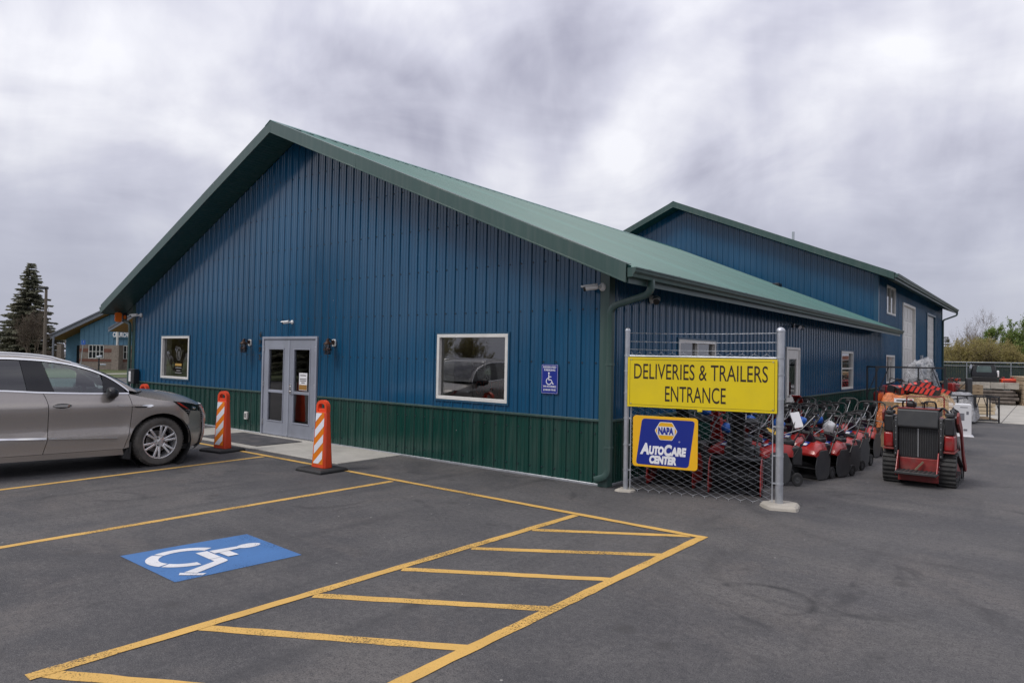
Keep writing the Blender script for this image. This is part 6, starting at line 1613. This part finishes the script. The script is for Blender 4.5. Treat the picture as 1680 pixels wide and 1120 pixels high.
# ================================================================== BACKGROUND: CHURCH, TREES
SIDG = pm('blue_church_siding', (.085, .195, .29), .6, var=.08); STONE = pm('tan_split_block', (.235, .195, .165), .9, var=.25, vs=6, bump=.5, bs=12); REDB = pm('red_block_band', (.17, .075, .055), .9, var=.2); CEDAR = pm('cedar_soffit', (.38, .19, .06), .6, var=.15); FASC = pm('grey_fascia', (.20, .215, .25), .5, var=.08); CGL = pm('dark_church_glass', (.02, .025, .028), .08, var=.1)
D0 = 58; k_ = D0/1115.57
base = Vector((4.88, -8.313, 0)) + (cf*1. + cr*((165-840)/1115.57))*D0; base.z = 0
ch = empty('church_building', base, math.atan2(cr.y, cr.x), 'blue-sided church with tan block base and wide eaves beyond the parked car', 'building')
px = lambda p: (p-165)*k_
pz = lambda p: (607.5-p)*k_
# block base with proud courses
x0c, x1c = px(131), px(360)
for i, (za, zb, m_) in enumerate(((0, .70, STONE), (.70, .92, REDB), (.92, 1.50, STONE), (1.50, 1.80, REDB), (1.80, 2.12, STONE))):
    segs = [(x0c, px(146)), (px(171), px(186)), (px(191.5), px(203)), (px(214), x1c)] if zb > .95 else [(x0c, x1c)]
    for a, b_ in segs: MB().boxmm((a, (-.02 if m_ is REDB else 0), za), (b_, 10, zb)).build('block_course', m_, ch)
MB().boxmm((px(191.5), -.7, 0), (px(203), -.05, 2.12)).build('block_pier', STONE, ch)
MB().boxmm((px(100), -.5, 0), (px(107), -.1, 2.12)).build('block_pier', STONE, ch); MB().boxmm((px(110), 2.5, 0), (px(131)-.01, 3, 2.12)).build('porch_wall', STONE, ch)
for a, b_, n in ((146, 171, 4), (186, 191.5, 1), (203, 214, 2)):
    w = empty('window'); w.parent = ch; xa, xb, za, zb = px(a), px(b_), .95, 2.11
    for z in (za, (za+zb)/2, zb-.05): MB().boxmm((xa, -.03, z), (xb, .05, z+.05)).build('frame_rail', WHITE, w)
    for q in range(n+1): x = xa+(xb-xa-.05)*q/n; MB().boxmm((x, -.035, za), (x+.05, .045, zb)).build('frame_post', WHITE, w)
    for q in range(n):
        for zz in (za+.05, (za+zb)/2+.05): MB().boxmm((xa+(xb-xa)*q/n+.04, .0, zz), (xa+(xb-xa)*(q+1)/n-.0, .03, zz+(zb-za)/2-.06)).build('pane', CGL, w)
# siding wall with battens under the sloping roof
slope = (pz(513)-pz(552))/(px(172)-px(93)); roofz = lambda x: pz(552)+slope*(x-px(93))
xr = px(300); topz = lambda x: roofz(x)-.40 if x < xr else roofz(2*xr-x)-.4
B = MB(); B.prism([(x0c, 2.125), (x1c, 2.125), (x1c, topz(x1c)), (xr, topz(xr)), (x0c, topz(x0c))], lambda u, v, w: (u, w, v), .02, 10); B.build('siding', SIDG, ch)
x = x0c+.3
while x < px(240): MB().boxmm((x, -.012, 2.13), (x+.05, .018, topz(x)-.02)).build('batten', SIDG, ch); x += .42
MB().prism([(px(97), 0), (px(131)-.02, 0), (px(131)-.02, topz(px(131))), (px(97), topz(px(97)))], lambda u, v, w: (u, w, v), .9, 1.0).build('siding', SIDG, ch); MB().boxmm((px(116), .84, 0), (px(128), .89, 2.05)).build('church_door', CGL, ch)
for sx in (0, 1):
    f_ = (lambda u, v, w: (u, w, v)) if not sx else (lambda u, v, w: (2*xr-u, w, v))
    a, b_ = px(90), xr
    MB().prism([(a, roofz(a)), (b_, roofz(b_)), (b_, roofz(b_)-.30), (a, roofz(a)-.30)], f_, -.62, -.54).build('fascia', FASC, ch); MB().prism([(a-.05, roofz(a-.05)+.14), (b_, roofz(b_)+.14), (b_, roofz(b_)+.02), (a-.05, roofz(a-.05)+.02)], f_, -.7, 10.5).build('roof', pm('grey_metal_roof', (.16, .17, .20), .5, var=.08), ch)
    MB().prism([(a+.02, roofz(a)-.26), (b_, roofz(b_)-.26), (b_, roofz(b_)-.31), (a+.02, roofz(a)-.31)], f_, -.535, 10.4).build('soffit', CEDAR if not sx else FASC, ch)
for p in (100.5,): MB().cyl((px(p), -1.0, 0), (px(p), -1.0, roofz(px(p))-.3), .08, 10).build('porch_post', FASC, ch)
# entrance canopy and lettering
cy0 = -3.2; pq = lambda p: ((p-840)*(D0+cy0)-(165-840)*D0)/1115.57; a, b_ = pq(177), pq(222); cz = lambda x: pz(542)+.62*(x-pq(177))
MB().prism([(a, cz(a)), (b_, cz(b_)), (b_, cz(b_)-.24), (a, cz(a)-.24)], lambda u, v, w: (u, w, v), cy0, cy0+.1).build('canopy_fascia', FASC, ch); MB().prism([(a, cz(a)+.1), (b_, cz(b_)+.1), (b_, cz(b_)), (a, cz(a))], lambda u, v, w: (u, w, v), cy0-.05, 0).build('canopy_roof', MATS['grey_metal_roof'], ch); MB().prism([(a, cz(a)-.16), (b_, cz(b_)-.16), (b_, cz(b_)-.2), (a, cz(a)-.2)], lambda u, v, w: (u, w, v), cy0+.11, 0).build('canopy_soffit', CEDAR, ch)
MB().cyl((px(197), -.4, 2.12), (px(197), -.4, cz(pq(197))-.1), .09, 8).build('canopy_post', WHITE, ch)
lettering('CHURCH', SWHT, ch, (px(199), -.14, pz(549.5)), FRONT, .4, fit=(px(212)-px(187), .40), bold=.012, depth=.02); MB().boxmm((px(186), -.10, pz(549.5)-.30), (px(225), -.02, pz(549.5)+.3)).build('letter_board', SIDG, ch)
MB().boxmm((px(152), -.25, pz(526)), (px(158), -.02, pz(523))).build('eave_lamp', WHITE, ch)
def at(px_, py_, d): return Vector((4.88, -8.313, 1.803)) + (cf + cr*((px_-840)/1115.57) - cu*((py_-560)/1115.57))*d
# blue sign on a leaning post, mail-box like lamp, low shrubs by the wall
p0, p1 = at(131, 600, 50), at(137, 559, 50); p0.z = 0
g_ = empty('leaning_sign_post', p0, 0, 'small blue sign on a leaning pale post before the church', 'sign'); d = p1-p0
MB().tube([(0, 0, 0), tuple(d)], .03, 8).build('post', GALV, g_); MB().box(tuple(d-Vector((0, 0, .12))), (.03, .26, .34)).build('sign_plate', pm('blue_sign_plate', (.05, .15, .5), .4), g_)
p0 = at(162, 600, 50); p0.z = 0
g_ = empty('yard_lamp', p0, 0, 'small two-headed lamp on a stem before the church wall', 'lamp'); MB().cyl((0, 0, 0), (0, 0, 1.15), .05, 8).build('stem', BLKP, g_); MB().box((0, .0, 1.20), (.30, .34, .16), Matrix.Rotation(rad(15), 3, 'X').to_euler()).build('lamp_head', GALV, g_, bevel=.03); MB().box((.05, .25, .62), (.22, .4, .14)).build('lamp_head', GALV, g_, bevel=.03)

def leafmat(name, a, b_, c):
    t = NT(name); oi = t.n('ShaderNodeObjectInfo'); n = t.noise(1.1, 4, .6); f = t.noise(14, 2, .6)
    col = t.mix(t.ramp(n, [(.35, 0.), (.65, 1.)]), a, b_); col = t.mix(t.ramp(f, [(.45, 0.), (.7, .7)]), col, c)
    t.l(col, t.b.inputs['Base Color']); t.b.inputs['Roughness'].default_value = .75; tl = t.n('ShaderNodeBsdfTranslucent'); t.l(col, tl.inputs[0]); ms = t.n('ShaderNodeMixShader'); ms.inputs[0].default_value = .5; t.l(t.b.outputs[0], ms.inputs[1]); t.l(tl.outputs[0], ms.inputs[2]); t.l(ms.outputs[0], t.out.inputs[0])
    return t.m
NEED = leafmat('spruce_needles', (.15, .17, .125), (.24, .24, .175), (.27, .22, .15)); BRKM = pm('tree_bark', (.075, .058, .045), .95, var=.3, vs=6); TWIG = pm('bare_twigs', (.17, .13, .10), .9, var=.2)
BUD = leafmat('olive_buds', (.30, .27, .085), (.38, .32, .12), (.27, .205, .10)); GRN = leafmat('spring_leaves', (.15, .23, .05), (.23, .30, .08), (.11, .15, .05)); BRN = leafmat('brown_brush', (.085, .066, .05), (.12, .095, .07), (.06, .05, .04))
def rv(rnd): 
    while True:
        v = Vector((rnd.uniform(-1, 1), rnd.uniform(-1, 1), rnd.uniform(-1, 1)))
        if .05 < v.length < 1: return v.normalized()
def spruce(loc, H_, R_, label, seed, dens_=1., group=None):
    rnd = random.Random(seed); t = empty('spruce_tree', loc, rnd.random()*6, label, 'tree', group)
    MB().tube([(0, 0, 0), (.02, 0, H_*.5), (0, 0, H_*.98)], [H_*.018, H_*.011, .01], 8).build('trunk', BRKM, t, smooth=60)
    B = MB(); L_ = MB(); lev = int(H_*4.6*dens_)
    for i in range(lev):
        f = (i+rnd.random()*.6)/lev; z = H_*(.07+.91*f); rr = R_*(1-f)**.82*(.92+.16*rnd.random())+.08
        for q in range(int(7+6*(1-f))):
            a = rnd.random()*6.283; ln = rr*rnd.uniform(.45, 1.10); dr = rnd.uniform(-.06, .42)
            P = [Vector((math.cos(a)*ln*s, math.sin(a)*ln*s, z-dr*ln*s+.28*dr*ln*s*s*1.6)) for s in (0, .35, .7, 1)]
            B.tube(P, [.022*(1-f)+.006, .014*(1-f)+.005, .008, .003], 3, caps=False)
            m_ = max(8, int(ln*42*dens_))
            for w in range(m_):
                s = .15+.85*(w+rnd.random())/m_; k = min(2, int(s*3)); c = P[k].lerp(P[k+1], s*3-k) if s < .999 else P[3]
                sd_ = Vector((-math.sin(a), math.cos(a), 0))*(1 if rnd.random() < .5 else -1); out_ = Vector((math.cos(a), math.sin(a), 0))
                d = (sd_*rnd.uniform(.3, 1)+out_*rnd.uniform(.4, 1)+Vector((0, 0, rnd.uniform(-.45, .2)))).normalized(); ln2 = rnd.uniform(.20, .42)*(1.1-.35*s)
                u_ = d.cross(rv(rnd)).normalized()*rnd.uniform(.035, .07)
                L_.poly([c-u_, c+d*ln2*.6-u_*1.2, c+d*ln2, c+d*ln2*.6+u_*1.2, c+u_])
    B.build('branches', BRKM, t, fix=False); c_ = L_.build('crown', NEED, t, fix=False); return t
def broad(loc, H_, R_, label, seed, leaf, nleaf, lsz, name='tree', zlo=.25, trunkm=TWIG, depth=5, up=.5, stems=1, nb=3, group=None, cat='tree'):
    rnd = random.Random(seed); t = empty(name, loc, 0, label, cat, group); B = MB(); tips = []
    def grow(p, d, ln, r, lv):
        n = 4; P = [p]; dd = d.copy()
        for i in range(n): dd = (dd+rv(rnd)*.16+Vector((0, 0, .05*up))).normalized(); P.append(P[-1]+dd*ln/n)
        B.tube(P, [r*(1-.45*i/n) for i in range(n+1)], 6 if lv < 2 else 3, caps=False)
        if lv >= 2: tips.extend(P[1:])
        if lv < depth:
            for k in range(nb+(rnd.random() < .5)):
                q = P[rnd.randint(2, n)]; nd = (dd*.75+rv(rnd)*.75+Vector((0, 0, up*.35))).normalized(); grow(q, nd, ln*rnd.uniform(.6, .82), r*.55, lv+1)
    for s_ in range(stems):
        a = 6.283*s_/stems+rnd.random(); d = Vector((math.cos(a)*(.0 if stems == 1 else .55), math.sin(a)*(.0 if stems == 1 else .55), 1)).normalized()
        grow(Vector((0, 0, -.05)), d, H_*(.34 if stems == 1 else .30), H_*.022/(1 if stems == 1 else 1.6), 0)
    mx = max(v[2] for v in B.v); rx = max(math.hypot(v[0], v[1]) for v in B.v); sz, sr = H_/mx, R_/rx
    B.v = [(v[0]*sr, v[1]*sr, v[2]*sz) for v in B.v]; tips = [Vector((v.x*sr, v.y*sr, v.z*sz)) for v in tips]
    B.build('trunk', trunkm, t, fix=False)
    if nleaf:
        L_ = MB(); tips = [p for p in tips if p.z > H_*zlo] or tips
        for i in range(nleaf):
            c = rnd.choice(tips)+rv(rnd)*rnd.uniform(0, lsz*2.6); u_ = rv(rnd)*lsz*rnd.uniform(.5, 1.1); w_ = u_.orthogonal().normalized()*u_.length*.55
            L_.poly([c-u_, c+w_, c+u_, c-w_])
        L_.build('crown', leaf, t, fix=False)
    return t
sp = at(47, 585, 62); sp.z = 0; spruce(sp, 9.7, 3.1, 'tall grey-green spruce tree behind the parked car', 3, 1.15)
q = at(30, 585, 70); q.z = 0; spruce(q, 6.8, 2.6, 'shorter spruce tree partly hidden behind the tall spruce', 9, .8)
q = at(50, 592, 57); q.z = 0; broad(q, 5.6, 2.3, 'bare brown tree in front of the tall spruce', 5, BRN, 5200, .05, 'bare_tree', .1, TWIG, 5, .6, 3)
for k, (p_, d_) in enumerate(((10, 56), (75, 60), (88, 61), (-12, 58))):
    q = at(p_, 590, d_); q.z = 0; broad(q, 1.5+.3*(k % 2), 1.3, 'low brown brushy shrub beneath the spruce', 40+k, BRN, 2600, .05, 'bare_shrub', .0, TWIG, 3, .5, 6, 3, 'brown shrubs beneath the spruce', 'shrub')
q = at(122, 560, 85); q.z = 0; broad(q, 5.0, 2.2, 'bare tree showing above the church eave', 77, BRN, 1200, .05, 'bare_tree', .4, TWIG, 5, .6, 1)
p0 = at(73, 585, 55); p0.z = 0; p1 = at(76, 470, 55)
lp = empty('light_pole', p0, 0, 'tall wooden pole with dark lamp head beside the spruce', 'pole'); h_ = p1.z
MB().tube([(0, 0, 0), (p1.x-p0.x, p1.y-p0.y, h_)], [.14, .10], 10).build('pole_shaft', pm('weathered_pole', (.17, .14, .115), .9, var=.2, vs=5), lp, smooth=50)
MB().box((p1.x-p0.x-.25*cr.x, p1.y-p0.y-.25*cr.y, h_-.12), (.7, .35, .2), Matrix.Rotation(math.atan2(cr.y, cr.x), 3, 'Z').to_euler()).build('lamp_head', BLKP, lp, bevel=.04)
# trees beyond the boundary fence
def far(p_, d_): q = at(p_, 600, d_); q.z = 0; return q
broad(far(1606, 66), 7.6, 2.6, 'tall bare tree rising behind the olive shrubs', 11, BRN, 900, .05, 'bare_tree', .4, TWIG, 5, .9, 2)
broad(far(1583, 68), 5.6, 1.9, 'smaller bare tree beside the tall bare tree', 12, BRN, 500, .05, 'bare_tree', .4, TWIG, 5, .9, 2)
for k, (p_, d_, h, r) in enumerate(((1556, 57, 3.6, 2.0), (1578, 55, 4.1, 2.3), (1603, 55, 4.4, 2.6), (1632, 56, 4.3, 2.6), (1655, 55, 3.9, 2.2), (1536, 60, 3.4, 1.8))):
    broad(far(p_, d_), h, r, 'rounded olive shrub just coming into bud behind the boundary fence', 60+k, BUD, 14000, .055, 'budding_shrub', .05, TWIG, 4, .45, 7, 3, 'budding shrubs behind the boundary fence', 'shrub')
for k, (p_, d_, h, r) in enumerate(((1645, 64, 6.3, 2.6), (1683, 63, 6.9, 3.0), (1715, 60, 6.4, 2.8), (1735, 66, 7.5, 3.4))):
    broad(far(p_, d_), h, r, 'leafy green tree standing behind the olive shrubs', 80+k, GRN, 20000, .08, 'leafy_tree', .15, BRKM, 5, .5, 2, 3, 'leafy trees behind the shrubs')
spruce(far(1551, 80), 5.2, 1.6, 'small dark spruce at the workshop corner', 90, .8)
# across the lot, on the camera side: what the shop windows mirror
spruce(Vector((-34, -19, 0)), 10, 3.2, 'dark spruce on the lawn across the parking lot', 101, .7, 'spruces across the lot'); spruce(Vector((-43, -23, 0)), 8.5, 2.8, 'dark spruce on the lawn across the parking lot', 102, .7, 'spruces across the lot')
broad(Vector((-24, -34, 0)), 7, 3.5, 'leafy tree on the lawn across the parking lot', 103, GRN, 6000, .09, 'leafy_tree', .2, BRKM, 5, .5, 1)

# ring of unseen trees added to darken low reflections in glossy wall and windows
src = [o for o in scene.objects if o.parent is None and o.name.startswith(('spruce_tree', 'leafy_tree', 'budding_shrub')) and o.location.y > -5]
rb = random.Random(4)
for k in range(38):
    th_ = rad(10+k*5.5+rb.uniform(-1.5, 1.5)); d_ = rb.uniform(50, 66); o = copy_tree(rb.choice(src)); s_ = rb.uniform(1.05, 1.5)
    o.location = (4-d_*math.cos(th_), -8-d_*math.sin(th_), 0); o.scale = (s_,)*3; o.rotation_euler = (0, 0, rb.random()*6)
    o['label'] = 'tree added out of view for the glossy walls and windows to mirror'; o['group'] = 'unseen trees added for reflections'; o['category'] = 'tree'
